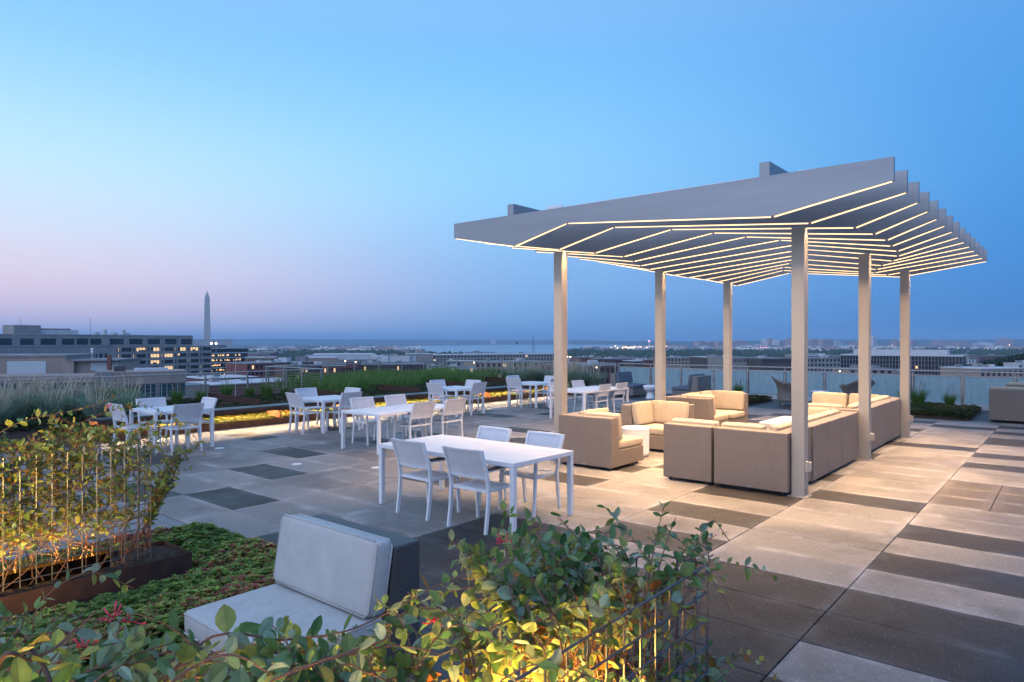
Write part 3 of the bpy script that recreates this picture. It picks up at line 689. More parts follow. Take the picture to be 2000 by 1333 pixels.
def grass_mesh(name,n,h,spread,pal,plume=0,seed=1,w=.006,base=.10,curve=.5,pcol=(.34,.27,.2)):
    r=random.Random(seed); b=MB()
    for i in range(n+plume):
        pm=i>=n
        a=r.uniform(0,6.283); rr=base*math.sqrt(r.random()); x0,y0=rr*math.cos(a),rr*math.sin(a)
        a2=a+r.uniform(-.8,.8); hh=h*(r.uniform(.55,1.0) if not pm else r.uniform(1.15,1.55)); sp=spread*r.uniform(.15,1)*(1 if not pm else .6)
        c=r.choice(pal) if not pm else pcol; k=r.uniform(.7,1.35); b.col=(c[0]*k,c[1]*k,c[2]*k,1)
        px,py=-math.sin(a2+r.uniform(-1,1)),math.cos(a2+r.uniform(-1,1)); pts=[]; S=4
        for q in range(S+1):
            t=q/S; x=x0+math.cos(a2)*sp*(t**(1.6+curve)); y=y0+math.sin(a2)*sp*(t**(1.6+curve)); z=hh*(t-curve*.25*t**3)
            ww=w*(1-t*.85)*r.uniform(.8,1.1)
            if pm: ww=w*.45 if t<.72 else w*1.15*(1.25-t)
            pts+=[(x-px*ww,y-py*ww,z),(x+px*ww,y+py*ww,z)]
        b.faces(pts,[(2*q,2*q+1,2*q+3,2*q+2) for q in range(S)])
    me=b.build(name,M['blade']); return me
GB=[(.09,.21,.04),(.06,.16,.03),(.13,.26,.05),(.18,.28,.08)]
GR=[(.06,.085,.04),(.08,.11,.05),(.12,.12,.07),(.15,.13,.08)]
GF=[(.25,.42,.31),(.15,.29,.19),(.34,.47,.36),(.44,.46,.34)]
def yx(px,X):
    u=(px-1000)/FPX; d=X/(u*CS-SN); return d*(CS+u*SN)
protoG=[grass_mesh('ornamental_grass',380,.62,.30,GB,14,s,w=.008,pcol=(.2,.14,.1)) for s in(1,2)]
protoF=[grass_mesh('fescue_grass',330,.75,.5,GF,30,s,w=.012,base=.16,curve=.8,pcol=(.5,.44,.34)) for s in(5,6,7)]
ug={}
def putg(pr,k,x,y,z,s,lb,grp,cat='grass'):
    o=pr if k not in ug else pr.copy()
    if k in ug: C.objects.link(o)
    ug[k]=1; o.location=(x,y,z); o.scale=(s,s,s); o.rotation_euler=(0,0,rng.uniform(0,6.28)); tag(o,lb,cat,grp); return o
gg='green grass tufts in front of the left railing'
for i,(px,X,s,lb) in enumerate([(205,-17.3,1.15,'big dark green grass tuft left behind the far-left chairs'),(250,-17.6,1.15,'big dark green grass tuft right behind the far-left chairs'),(345,-17.9,.85,'rounded green grass tuft behind the nearest small table'),(392,-18.3,.7,'small green grass tuft right of the rounded one behind the nearest small table'),(443,-18.3,.95,'green grass tuft at the foot of a railing post behind the bench'),(488,-18.3,.75,'smaller green grass tuft standing alone before the white roof below'),(521,-17.7,1.0,'tall dense green grass tuft just left of the stepped railing'),(556,-17.9,.7,'sparse brownish grass tuft beneath the stepped railing')]):
    putg(protoG[i%2],i%2,X,yx(px,X),.34,s,lb,gg)
for i,(x,y,z,s,lb) in enumerate([(-3.55,22.6,.08,1.12,'green grass tuft, larger of two on the sedum patch by the glass'),(-2.85,23.1,.08,.85,'green grass tuft, smaller of two on the sedum patch by the glass'),(-9.0,23.0,.08,.9,'reddish green grass tuft on the sedum patch behind the left rear post'),(-3.95,22.9,.08,.95,'green grass tuft half merged with the larger one on the sedum patch')]):
    putg(protoG[i%2],i%2,x,y,z,s,lb,'grass tufts on the sedum patches')
gf='blue green fescue clumps in the left planting'
k=0
for i in range(20):
    px=-60+i*16+rng.uniform(-6,6); X=-16.3-rng.uniform(0,2.0); Y=yx(px,X)
    if Y>5.1 and X>-16.2: X=-16.6
    putg(protoF[k%3],10+k%3,X,Y,.24,rng.uniform(.85,1.25),'wispy blue-green fescue clump in the left foreground planting',gf); k+=1
for i in range(20):
    X=-18.4+rng.uniform(0,3.9); Y=22.6+rng.uniform(-.5,1.2)
    putg(protoF[k%3],10+k%3,X,Y,.1,rng.uniform(1.0,1.4),'wispy tan and blue-green grass clump before the far cable railing','wispy grasses at the far planted corner'); k+=1
# tall green grass: one mass
r=random.Random(21); b=MB()
for i in range(15000):
    x=-22.3+5.0*r.random(); y=12.6+9.4*r.random()
    if x<-19.0 and y<13.4: continue
    if x>-18.2+math.sin(y*1.7)*.4+.8*(y<14.5): continue
    hh=r.uniform(.38,.68)*(1.0+.18*math.sin(x*2.1)*math.cos(y*1.6)); a=r.uniform(0,6.28); sp=r.uniform(.05,.32); dr=r.uniform(-.1,.1)
    c=r.choice(GB+[(.12,.20,.04)]); kk=r.uniform(.75,1.3); b.col=(c[0]*kk,c[1]*kk,c[2]*kk,1)
    pts=[]; p=(-math.sin(a+1.2),math.cos(a+1.2))
    for q in range(4):
        t=q/3; ww=.010*(1-.85*t); X=x+math.cos(a)*sp*t*t; Y=y+math.sin(a)*sp*t*t; Z=.33+hh*(t-.12*t**3)
        pts+=[(X-p[0]*ww,Y-p[1]*ww,Z),(X+p[0]*ww,Y+p[1]*ww,Z)]
    b.faces(pts,[(2*q,2*q+1,2*q+3,2*q+2) for q in range(3)])
tag(b.build('tall_grass',M['blade']),'thick bank of tall green grass behind the middle of the bench','grass',kind='stuff')
# ------------------------------------------------------------------ trellis cages and vines
def cage(x0,x1,y0,y1,ztop,zb,plx0,plx1,ply0,ply1,lbp,lbc,led,px_dir=True):
    t_=empty('planter',((plx0+plx1)/2,(ply0+ply1)/2,0),0,lbp,'planter'); cx,cyy=(plx0+plx1)/2,(ply0+ply1)/2
    b=MB(); a,c,d,e=plx0-cx,plx1-cx,ply0-cyy,ply1-cyy; th=.006
    b.box(a,c,d,d+th,0,.25); b.box(a,c,e-th,e,0,.25); b.box(a,a+th,d+th,e-th,0,.25); b.box(c-th,c,d+th,e-th,0,.25); b.build('box',M['cortend'],t_)
    b=MB(); n1=max(2,int((c-a)/.03)); n2=max(2,int((e-d)/.03)); pts=[(a+.008+(c-a-.016)*i/n1,d+.008+(e-d-.016)*j/n2,.205+rng.uniform(0,.022)) for i in range(n1+1) for j in range(n2+1)]
    b.faces(pts,[(i*(n2+1)+j,(i+1)*(n2+1)+j,(i+1)*(n2+1)+j+1,i*(n2+1)+j+1) for i in range(n1) for j in range(n2)]); b.build('soil',M['soil'],t_)
    g_=empty('trellis_cage',((x0+x1)/2,(y0+y1)/2,0),0,lbc,'trellis'); ox,oy=(x0+x1)/2,(y0+y1)/2
    rw=.0042
    for side in(0,1):
        b=MB()
        if px_dir:
            X=(x0,x1)[side]-ox; nV=int((y1-y0)/.1)
            for i in range(nV+1): b.tube([(X,y1-oy-i*.1,zb),(X,y1-oy-i*.1,ztop)],rw,6)
            for j in range(int((ztop-zb)/.1)+1): b.tube([(X,y0-oy,ztop-j*.1),(X,y1-oy,ztop-j*.1)],rw,6)
        else:
            Y=(y0,y1)[side]-oy; nV=int((x1-x0)/.1)
            for i in range(nV+1): b.tube([(x1-ox-i*.1,Y,zb),(x1-ox-i*.1,Y,ztop)],rw,6)
            for j in range(int((ztop-zb)/.1)+1): b.tube([(x0-ox,Y,ztop-j*.1),(x1-ox,Y,ztop-j*.1)],rw,6)
        b.build('mesh_panel',M['gal'],g_)
    for q in ((y1-oy,y0-oy) if px_dir else (x0-ox,x1-ox)):
        b=MB(); e0=(0,q) if px_dir else (q,0)
        for j in range(int((ztop-zb)/.1)+1):
            z_=ztop-j*.1; b.tube([(x0-ox,q,z_),(x1-ox,q,z_)] if px_dir else [(q,y0-oy,z_),(q,y1-oy,z_)],rw,6)
        b.tube([(*e0,zb),(*e0,ztop)],rw,6); b.build('end_panel',M['gal'],g_)
    if led:
        l_=empty('light_bar',((x0+x1)/2,(led[0]+led[1])/2,0),0,led[2],'light','amber light bars inside the trellises'); h=(led[1]-led[0])/2
        lz=led[3]; b=MB(); sd=.10 if lz<.5 else .012; b.box(-.05,-.044,-h,h,lz,lz+sd); b.box(.044,.05,-h,h,lz,lz+sd); b.box(-.05,.05,-h,h,lz-.006,lz-.001); b.build('channel',M['lip'],l_)
        b=MB(); b.box(-.0435,.0435,-h,-h+.006,lz,lz+sd); b.box(-.0435,.0435,h-.006,h,lz,lz+sd); b.build('end_cap',M['lip'],l_)
        lw=.01 if lz<.5 else .035
        b=MB(); b.box(-lw,lw,-h,h,lz,lz+.015); b.build('lens',M['ledy'] if lz<.5 else M['ledz'],l_)
cage(-6.10,-5.87,-3.1,2.42,1.19,.24,-6.26,-5.72,-3.4,2.69,'dark rusty steel planter box under the left vine trellis','galvanised wire trellis cage in the left planter',(-2.8,2.15,'amber light bar in the bottom of the left trellis',.235))
def added_flood(x,y0,y1,lb,hw=.016):  # extra bar added out of view to wash the trellis in amber
    l_=empty('light_bar',(x,(y0+y1)/2,.225),0,lb,'light','added amber light bars washing the trellises'); h=(y1-y0)/2
    b=MB(); b.faces([(-hw,-h,.010),(hw,-h,.034),(hw,h,.034),(-hw,h,.010)],[(0,1,2,3)]); b.build('lens',M['ledf'],l_)
    b=MB(); b.box(hw+.001,hw+.005,-h,h,0,.075); b.box(-hw,hw,-h,h,0,.008); b.build('housing',M['lip'],l_)
added_flood(-.925,-.2,1.9,'added unseen amber light bar along the rim inside the bottom right planter box')
def added_spotlight(loc,aim,pw,lb,ang=62):  # lamp on a stake, added outside the view to brighten the left vine
    t_=empty('added_spotlight',loc,0,lb,'added_spotlight','added amber fill lamps'); d=(Vector(aim)-Vector(loc)).normalized()
    b=MB(); b.tube([-d*.10,-d*.012],.035,12); b.build('housing',M['black'],t_); b=MB(); b.tube([Vector((0,0,-loc[2]+.01)),Vector((0,0,-.03)),-d*.06],.008,6); b.build('stake',M['black'],t_)
    L_=bpy.data.lights.new('added_amber_spot','SPOT'); L_.energy=pw; L_.color=(1,.60,.16); L_.spot_size=R(ang); L_.spot_blend=.9; L_.shadow_soft_size=.03
    o=bpy.data.objects.new('added_amber_spot',L_); C.objects.link(o); o.parent=t_; o.rotation_euler=d.to_track_quat('-Z','Y').to_euler()
added_spotlight((-3.5,-.9,.75),(-5.98,.75,1.05),1500,'amber spot lamp added out of view to brighten the left trellis vine',54)
cage(-1.30,-1.06,-.59,2.41,1.19,.24,-1.46,-.90,-.8,2.65,'dark rusty steel planter box under the bottom right vine trellis','galvanised wire trellis cage at the bottom right of the photo',(-.4,1.85,'amber light bar fixed inside the right trellis',.90))
cage(-3.4,-1.5,.18,.42,1.12,.24,-3.6,-1.48,.02,.58,'rusty steel planter box just below the left bottom corner of the photo','galvanised wire trellis cage below the bottom left vines',None,False)
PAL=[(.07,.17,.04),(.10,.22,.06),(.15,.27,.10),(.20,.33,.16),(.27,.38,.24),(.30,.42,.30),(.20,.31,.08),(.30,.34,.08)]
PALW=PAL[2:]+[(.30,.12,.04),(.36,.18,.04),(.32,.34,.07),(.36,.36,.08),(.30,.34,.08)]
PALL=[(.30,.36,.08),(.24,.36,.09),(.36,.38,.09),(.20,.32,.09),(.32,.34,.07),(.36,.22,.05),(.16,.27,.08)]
def leaf(b,p,d,up,L,r,pal):
    d=d.normalized(); s=d.cross(up)
    if s.length<1e-3: s=Vector((1,0,0))
    s.normalize(); n=s.cross(d).normalized()
    c=r.choice(pal); k=r.uniform(.75,1.25); b.col=(c[0]*k,c[1]*k,c[2]*k,1)
    W_=L*r.uniform(.19,.38); fold=r.uniform(.10,.5); cur=r.uniform(-.38,.25)*L
    prof=[(0,0),(.18,.62),(.42,1.0),(.68,.92),(.88,.5),(1.0,0)]
    mid=[];le=[];ri=[]
    for t,wd in prof:
        q=p+d*(L*t)+n*(cur*t*t); mid.append(q); le.append(q+s*(W_*wd)+n*(W_*wd*fold)); ri.append(q-s*(W_*wd)+n*(W_*wd*fold))
    pts=[mid[0],mid[1],mid[2],mid[3],mid[4],mid[5],le[1],le[2],le[3],le[4],ri[1],ri[2],ri[3],ri[4]]
    cc=b.col; b.faces(pts,[(0,1,6),(1,2,7,6),(2,3,8,7),(3,4,9,8),(4,5,9)])
    k=r.uniform(.72,.95) if r.random()<.5 else r.uniform(1.05,1.3); b.col=(cc[0]*k,cc[1]*k,cc[2]*k,1)
    b.faces(pts,[(0,10,1),(10,11,2,1),(11,12,3,2),(12,13,4,3),(13,5,4)])
    b.tube([mid[0],mid[2]+n*L*.004,mid[5]],L*.011,3,cap=False)
def bez(P,n):
    out=[]
    for i in range(len(P)-1):
        p0=P[max(i-1,0)];p1=P[i];p2=P[i+1];p3=P[min(i+2,len(P)-1)]
        for k in range(n):
            t=k/n; out.append(.5*((2*p1)+(p2-p0)*t+(2*p0-5*p1+4*p2-p3)*t*t+(3*p1-p0-3*p2+p3)*t**3))
    out.append(P[-1]); return out
def flower(parent,p,r,sz=.036):
    b=MB()
    for k in range(r.randint(4,7)):
        a=r.uniform(0,6.28); e=r.uniform(-.3,1.0); d=Vector((math.cos(a)*math.cos(e),math.sin(a)*math.cos(e),math.sin(e)))
        b.tube([p,p+d*sz*.55,p+d*sz*.9+Vector((0,0,.2*sz))],sz*.03,6,r2=sz*.075)
    b.build('flower',M['flower'],parent,smooth=True)
def vine(label,stems,pitch,Lf,seed,loc,fl=(),palf=None,rad=.0035,lampz=None,lampr=.13):
    r=random.Random(seed); t_=empty('honeysuckle_vine',loc,0,label,'vine','honeysuckle vines on the trellises'); o=Vector(loc)
    bs=MB(); bl=MB()
    for P in stems:
        C_=bez([Vector(p)-o for p in P],6); bs.tube(C_,rad*r.uniform(.7,1.3),5,r2=rad*.4,cap=False)
        acc=r.uniform(0,pitch); ph=r.uniform(0,6.28); tot=sum((C_[i+1]-C_[i]).length for i in range(len(C_)-1)); run=0
        for i in range(len(C_)-1):
            seg=C_[i+1]-C_[i]; sl_=seg.length; q=acc
            while q<sl_:
                p=C_[i]+seg*(q/sl_); dd=seg.normalized(); tt_=(run+q)/max(tot,.01)
                near=lampz is not None and math.hypot(p.x,(p.z+o.z)-lampz)<lampr and r.random()<.93
                if not near and not (tt_<.25 and r.random()<.65):
                    a=dd.cross(Vector((0,0,1))); a=a.normalized() if a.length>.05 else Vector((1,0,0)); c=dd.cross(a)
                    ph+=1.57+r.uniform(-.4,.4); side=a*math.cos(ph)+c*math.sin(ph)
                    sz=Lf*r.uniform(.42,1.25)*(1-.35*tt_**4); pal=palf(p+o,r) if palf else PAL
                    for sg in(1,-1):
                        if r.random()<.1: continue
                        ld=(side*sg+dd*r.uniform(.1,.9)+Vector((r.uniform(-.3,.3),r.uniform(-.3,.3),r.uniform(-.3,.45))))
                        leaf(bl,p,ld,Vector((r.uniform(-.7,.7),r.uniform(-.7,.7),r.uniform(.2,1))),sz,r,pal)
                q+=pitch*r.uniform(.7,1.3)
            acc=q-sl_; run+=sl_
    bs.build('stems',M['stem'],t_,smooth=True); bl.build('leaves',M['leaf'],t_,smooth=False)
    for p in fl: flower(t_,Vector(p)-o,r)
    return t_
r=random.Random(31)
def palR(p,r_): return PALW if (p.z<1.16 and r_.random()<.75) else PAL  # leaves inside the cage turn warmer: amber lamp glow put into their colour
def inside_stems(x0,x1,y0,y1,z0,ztop,n,out,over,rr,ymax_dens=1.0):
    S=[]
    for i in range(n):
        y=y0+(y1-y0)*rr.random()**ymax_dens; x=rr.uniform(x0,x1); P=[(x,y,z0)]; z=z0
        hgt=rr.uniform(.55,1.0)*(ztop-z0)
        k=4
        for q in range(1,k+1):
            t=q/k; P.append((min(max(x+rr.gauss(0,out*.5),x0-out),x1+out),y+rr.gauss(0,.09)*q,z0+hgt*t))
        if rr.random()<over:
            a=rr.uniform(0,6.28); l=rr.uniform(.12,.4); e=P[-1]
            P.append((e[0]+math.cos(a)*l*.5,e[1]+math.sin(a)*l*.5,e[2]+rr.uniform(.05,.16))); P.append((e[0]+math.cos(a)*l,e[1]+math.sin(a)*l,e[2]+rr.uniform(-.08,.16)))
        S.append(P)
    return S
St=inside_stems(-1.34,-1.04,-.3,2.40,.25,1.20,140,.07,.75,r)
# long sprawling canes over the top, leaning to the lounge chair
for i in range(90):
    y=r.uniform(.35,2.2); z=r.uniform(1.12,1.26); a=r.uniform(150,225); l=r.uniform(.15,.5); ax=math.cos(R(a)); ay=math.sin(R(a))*.5
    St.append([(-1.2,y,.9),(-1.25,y,z),(-1.2+ax*l*.5,y+ay*l*.5,z+r.uniform(.0,.13)),(-1.2+ax*l,y+ay*l,z+r.uniform(-.12,.2))])
for (px,py,d) in [(1298,985,2.45),(1180,990,2.75),(1400,1045,2.55),(1415,1130,2.4),(980,1030,2.2),(900,1085,2.2),(1050,1040,2.3),(1000,1075,2.2),(1130,1045,2.5),(1380,1230,2.35),(1320,1010,2.5)]:
    e=at(px,d,zat(py,d)); s=Vector((-1.15,min(2.35,e.y*.9+.1),1.0)); St.append([s,s+Vector((0,0,.15)),(s+e)/2+Vector((0,0,.10)),e])
flR=[tuple(at(px,d,zat(py,d))) for px,py,d in [(985,1058,2.2),(845,1215,1.9),(858,1225,1.9)]]
def prj(p):
    d=-p[0]*SN+p[1]*CS; l=p[0]*CS+p[1]*SN
    return (1000+FPX*l/d,666.5+FPX*(EYE-p[2])/d) if d>.1 else (0,9999)
def clear(P):
    for p in P:
        x,y=prj(p)
        if x<700 and y<1210: return False
        if x<870 and y<1165-(x-700)*.25: return False
    return True
St=[P for P in St[:-11] if clear(P)]+St[-11:]
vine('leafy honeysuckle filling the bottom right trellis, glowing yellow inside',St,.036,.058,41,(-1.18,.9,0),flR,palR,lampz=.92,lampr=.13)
r=random.Random(33)
St=inside_stems(-3.2,-1.5,.16,.46,.25,1.2,60,.06,.6,r)
for i in range(44):
    x=r.uniform(-2.3,-1.35); d=r.uniform(1.25,2.0); px=r.uniform(80,760); py=r.uniform(1262,1390)-40*(px>420)-.00008*(px-350)**2*0
    e=at(px,d,min(zat(py,d),1.5)); s=Vector((max(-3.2,min(-1.3,e.x)),.4,1.1)); m=(s+e)/2+Vector((0,0,.10)); St.append([s,m,e,e+Vector((r.uniform(-.12,.12),r.uniform(0,.12),r.uniform(-.05,.08)))])
for (px,py,d) in [(590,950,1.75)]:
    St.append([Vector((-1.5,.45,1.1)),at(450,1.45,zat(1290,1.45)),at(490,1.6,zat(1185,1.6)),at(560,1.7,zat(1120,1.7)),at(612,1.75,zat(1040,1.75)),at(585,1.75,zat(935,1.75))])
St.append([Vector((-1.4,.4,1.1)),at(380,1.5,zat(1265,1.5)),at(560,1.6,zat(1250,1.6)),at(700,1.75,zat(1225,1.75)),at(860,1.9,zat(1140,1.9)),at(930,2.0,zat(1120,2.0))])
flL=[tuple(at(px,1.75,zat(py,1.75))) for px,py in [(222,1205),(262,1215),(165,1265)]]
St=[P for P in St if not (any(360<prj(p)[0]<720 and prj(p)[1]<1275 for p in P) and r.random()<.6)][:-0 or None]
vine('honeysuckle sprawling across the bottom left foreground with pink flowers',St,.042,.056,43,(-1.9,.5,0),flL,lambda p,r_:PAL if r_.random()<.93 else PALW)
# one close cane with big leaves in the very corner
e=[at(-10,.85,zat(1330,.85)),at(60,.85,zat(1290,.85)),at(110,.86,zat(1265,.86)),at(150,.88,zat(1225,.88))]
t_=vine('big-leaved honeysuckle shoot closest to us in the bottom left corner',[[Vector((-1.55,.35,1.05))]+e,[at(100,.84,zat(1400,.84)),at(95,.84,zat(1330,.84)),at(75,.85,zat(1285,.85)),at(50,.85,zat(1260,.85))]],.03,.062,47,tuple(at(60,.85,.9)),(),lambda p,r_:PAL[:3],rad=.004)
r=random.Random(35)
St=inside_stems(-6.14,-5.83,-2.9,2.35,.25,1.2,300,.05,.8,r)
for i in range(190):
    y=r.uniform(-2.6,2.3); z=r.uniform(1.0,1.22); a=r.uniform(0,360); l=r.uniform(.1,.4)
    St.append([(-5.98,y,.85),(-5.98+r.uniform(-.1,.1),y,z),(-5.98+math.cos(R(a))*l*.6,y+math.sin(R(a))*l,z+r.uniform(.05,.22)),(-5.98+math.cos(R(a))*l,y+math.sin(R(a))*l*1.5,z+r.uniform(-.05,.32))])
St.append([(-5.98,1.9,1.1),(-5.98,1.8,1.3),(-5.9,2.3,1.5),(-5.9,2.7,1.3),(-5.9,2.9,1.0)])
St.append([(-5.98,1.2,1.1),(-6.0,1.5,1.4),(-6.0,2.0,1.5),(-5.95,2.2,1.58)])
for i in range(16): St.append([(-5.95,2.35+r.uniform(-.1,.1),.3),(-5.9,2.45,.6),(-5.9+r.uniform(-.1,.1),2.5+r.uniform(0,.15),.9),(-5.9+r.uniform(-.1,.15),2.55+r.uniform(0,.25),1.1)])
flL=[tuple(at(px,d,zat(py,d))) for px,py,d in [(212,796,5.6),(113,820,5.2)]]
vine('honeysuckle covering the left trellis, lit yellow by bar and added spot, red blossom on top',St,.05,.058,45,(-5.98,0,0),flL,lambda p,r_:PALL if r_.random()<.75 else PAL,lampz=.24,lampr=.27)
# ------------------------------------------------------------------ city
def cmat(name,c1,c2,sc_=.35): return noisy(name,c1,c2,sc_,.85,detail=5,stretch=(1,1,.35))
K={'conc':cmat('aged_concrete',(.20,.195,.19),(.28,.27,.262)),'beige':cmat('beige_stone',(.27,.215,.185),(.32,.26,.225)),'brick':cmat('red_brick',(.14,.05,.04),(.19,.075,.06)),
'brickd':cmat('dark_brick',(.085,.04,.04),(.12,.06,.055)),'lite':cmat('pale_metal_siding',(.42,.43,.44),(.5,.51,.52)),'stone':cmat('limestone',(.215,.195,.17),(.28,.26,.23)),
'tan':cmat('tan_brick',(.26,.2,.155),(.32,.25,.2)),'brown':cmat('brown_panels',(.06,.05,.048),(.085,.07,.065)),'roof':cmat('grey_roof',(.16,.17,.18),(.24,.25,.26)),'white':cmat('white_roof',(.55,.56,.58),(.48,.49,.5)),
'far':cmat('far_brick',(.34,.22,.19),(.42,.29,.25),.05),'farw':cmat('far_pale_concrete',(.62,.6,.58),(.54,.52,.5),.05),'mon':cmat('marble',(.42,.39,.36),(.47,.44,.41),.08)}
louv=mat('louvre_panel',(.42,.48,.5),.5); tl=NT(louv); sp_=tl.n('ShaderNodeSeparateXYZ'); tl.l(tl.obj(),sp_.inputs[0])
tl.l(tl.mix(tl.math('GREATER_THAN',tl.math('FRACT',tl.math('MULTIPLY',sp_.outputs[2],2.2)),.2),(.24,.28,.3),(.47,.53,.55)),tl.b.inputs['Base Color'])
cr=random.Random(99)
def frame(name,pl,dl,pr,dr,lb,cat='building',grp=None):
    a=at(pl,dl,0); c=at(pr,dr,0); ang=math.atan2(c.y-a.y,c.x-a.x)
    return empty(name,(a.x,a.y,GZ),ang,lb,cat,grp),(c-a).length
def lx(w,pl,dl,pr,dr,px):   # px -> local x on the facade line
    a=at(pl,dl,0); c=at(pr,dr,0); u=(px-1000)/FPX; d=(c-a)
    # point p=a+s*d with lateral/depth=u
    la,da=a.x*CS+a.y*SN,-a.x*SN+a.y*CS; ld,dd=d.x*CS+d.y*SN,-d.x*SN+d.y*CS
    s=(u*da-la)/(ld-u*dd); return s*d.length
def facade(t_,x0,x1,z0,z1,y0,depth,m,rows,cols,pier=.35,sill=.4,lit=.08,rec=.5,wide=None,glass='glassd',name='window',stack=False,pat=None):
    """wall = core set back behind piers and spandrels; every opening gets its own window. z measured from t_"""
    b=MB(); fh=(z1-z0)/rows; cw=(x1-x0)/cols
    if pat: return facade_pat(t_,x0,x1,z0,z1,y0,depth,m,rows,cols,pier,sill,lit,rec,pat)
    b.box(x0,x1,y0+rec,y0+depth,z0,z1)
    for j in range(rows+1):
        zz=z1-j*fh; top=zz if j==0 else zz+fh*sill*.5; bot=zz-fh*sill*.5 if j<rows else zz
        b.box(x0,x1,y0,y0+rec-.005,bot,min(top,z1))
    for i in range(cols+1):
        xx=x0+i*cw; a=max(x0,xx-cw*pier/2); c=min(x1,xx+cw*pier/2)
        for j in range(rows): 
            zt=z1-j*fh-fh*sill*.5; b.box(a,c,y0+.002,y0+rec-.006,z1-(j+1)*fh+fh*sill*.5,zt)
    o=b.build('wall',K[m] if isinstance(m,str) else m,t_)
    if stack:
        for i in range(cols):
            b=MB(); xa=x0+i*cw+cw*pier/2; xb=x0+(i+1)*cw-cw*pier/2
            for j in range(rows): b.box(xa,xb,y0+rec-.12,y0+rec-.03,z1-(j+1)*fh+fh*sill*.5,z1-j*fh-fh*sill*.5)
            b.build(name,M[glass],t_)
        return o
    wmesh={}
    for j in range(rows):
        for i in range(cols):
            L_=cr.random()<lit; key='l' if L_ else 'd'
            if key not in wmesh:
                b=MB(); b.box(0,cw*(1-pier),0,.09,0,fh*(1-sill)); ow=b.build(name,M['winlit'] if L_ else M[glass],t_); wmesh[key]=ow
                if L_:
                    pass
            else:
                ow=wmesh[key].copy(); C.objects.link(ow); ow.parent=t_
            ow.location=(x0+i*cw+cw*pier/2,y0+rec-.12,z1-(j+1)*fh+fh*sill*.5)
    return o
def facade_pat(t_,x0,x1,z0,z1,y0,depth,m,rows,cols,pw,sill,lit,rec,pat):
    fh=(z1-z0)/rows; W_=x1-x0; tot=sum(pat)*cols; ex=[x0]
    for i in range(cols):
        for q in pat: ex.append(ex[-1]+W_*q/tot)
    b=MB(); b.box(x0,x1,y0+rec,y0+depth,z0,z1)
    for j in range(rows+1):
        zz=z1-j*fh; b.box(x0,x1,y0,y0+rec-.005,zz-fh*sill*.5 if j<rows else zz,zz if j==0 else zz+fh*sill*.5)
    for xx in ex:
        a,c=max(x0,xx-pw/2),min(x1,xx+pw/2)
        for j in range(rows): b.box(a,c,y0-.25,y0+rec-.006,z1-(j+1)*fh+fh*sill*.5+.001,z1-j*fh-fh*sill*.5-.001)
    b.build('wall',K[m],t_)
    for i in range(len(ex)-1):
        n=max(1,int((ex[i+1]-ex[i])/2.6))
        for j in range(rows):
            L_=cr.random()<lit*(2.2 if j in(0,1,2) else .4); xa,xb=ex[i]+pw/2,ex[i+1]-pw/2; za,zb=z1-(j+1)*fh+fh*sill*.5,z1-j*fh-fh*sill*.5
            b=MB(); b.mi=1; b.box(xa,xb,y0+rec-.12,y0+rec-.03,za,zb)
            b.mi=0
            for q in range(n):
                if L_ and cr.random()<.72: w_=(xb-xa)/n; b.box(xa+q*w_+.2,xa+(q+1)*w_-.25,y0+rec-.2,y0+rec-.125,za+cr.choice([.1,.1,.9]),zb-.1)
            b.build('window',[M['winlit'],M['glassd']],t_)
def part(t_,name,m,*boxes,**k):
    b=MB()
    for q in boxes: b.box(*q)
    return b.build(name,K[m] if m in K else M.get(m,m) if isinstance(m,str) else m,t_,**k)
Zt=lambda y,d: zat(y,d)-GZ
# --- A: big brutalist concrete block behind everything on the left
A4=(-45,372,412,505); t_,Wd=frame('office_building',*A4,'long grey concrete office block with blank upper storey, left of the obelisk')
X=lambda px: lx(Wd,*A4,px)
zu=zat(656,480)-GZ; zm=zat(676.3,480)-GZ; H1=zm
b=MB(); b.box(0,X(382),3.4,30,H1-2,zu-.001)
ops=[(5,29),(45,72),(84,115),(126,151),(155,178),(182,204),(220,247),(258,284),(294,318),(328,350),(359,380)]
for px in (34,40,82,217,252,289,322,354): b.box(X(px)-.8,X(px)+.8,2.9,3.39,H1+.2,zu+.1)
b.box(0,X(382),2.95,3.395,H1+5.0,zu-.3); b.box(0,X(382),2.95,3.395,H1+.1,H1+1.2)
for i,(p0,p1) in enumerate(ops):
    p2=ops[i+1][0] if i<len(ops)-1 else 383
    b.box(X(p1),min(X(p2),X(382)),2.955,3.39,H1+1.201,H1+4.999)
b.build('upper_storey',K['conc'],t_)
for p0,p1 in ops: part(t_,'window','glassd',(X(p0),X(p1),3.2,3.38,H1+1.2,H1+5.0))
part(t_,'roof_edge','lite',(0,X(382),2.8,3.5,zu,zu+.25))
facade(t_,X(228),Wd,H1-30,H1,-.6,24,'conc',7,7,1.1,.42,.2,rec=.9,pat=[1,3.6]); part(t_,'base_wall','conc',(X(228),Wd,-.58,23,0,H1-30.01))
b=MB(); b.box(0,X(228)-.2,0,3.3,0,H1-.3); b.build('lower_wall',K['conc'],t_)
for p0,p1,l in [(0,10,0),(23,48,1),(52,60,0),(92,101,1),(108,136,0),(143,149,0),(156,162,0),(167,190,0),(194,200,0),(204,209,0)]:
    part(t_,'window','winlit' if l else 'glassd',(X(p0),X(p1),-.12,-.01,H1-7.2,H1-4.4))
ph=zat(640,470)-GZ; part(t_,'penthouse','conc',(X(42),X(95),8,20,zu-.2,ph)); part(t_,'plant_room','lite',(X(97),X(172),10,18,zu-.2,zat(647.5,475)-GZ))
b=MB()
for px in (108,123,135,150): b.box(X(px)-1.6,X(px)+2.6,11,13,zat(647.4,475)-GZ,zat(645,475)-GZ)
b.build('rooftop_fan',K['roof'],t_)
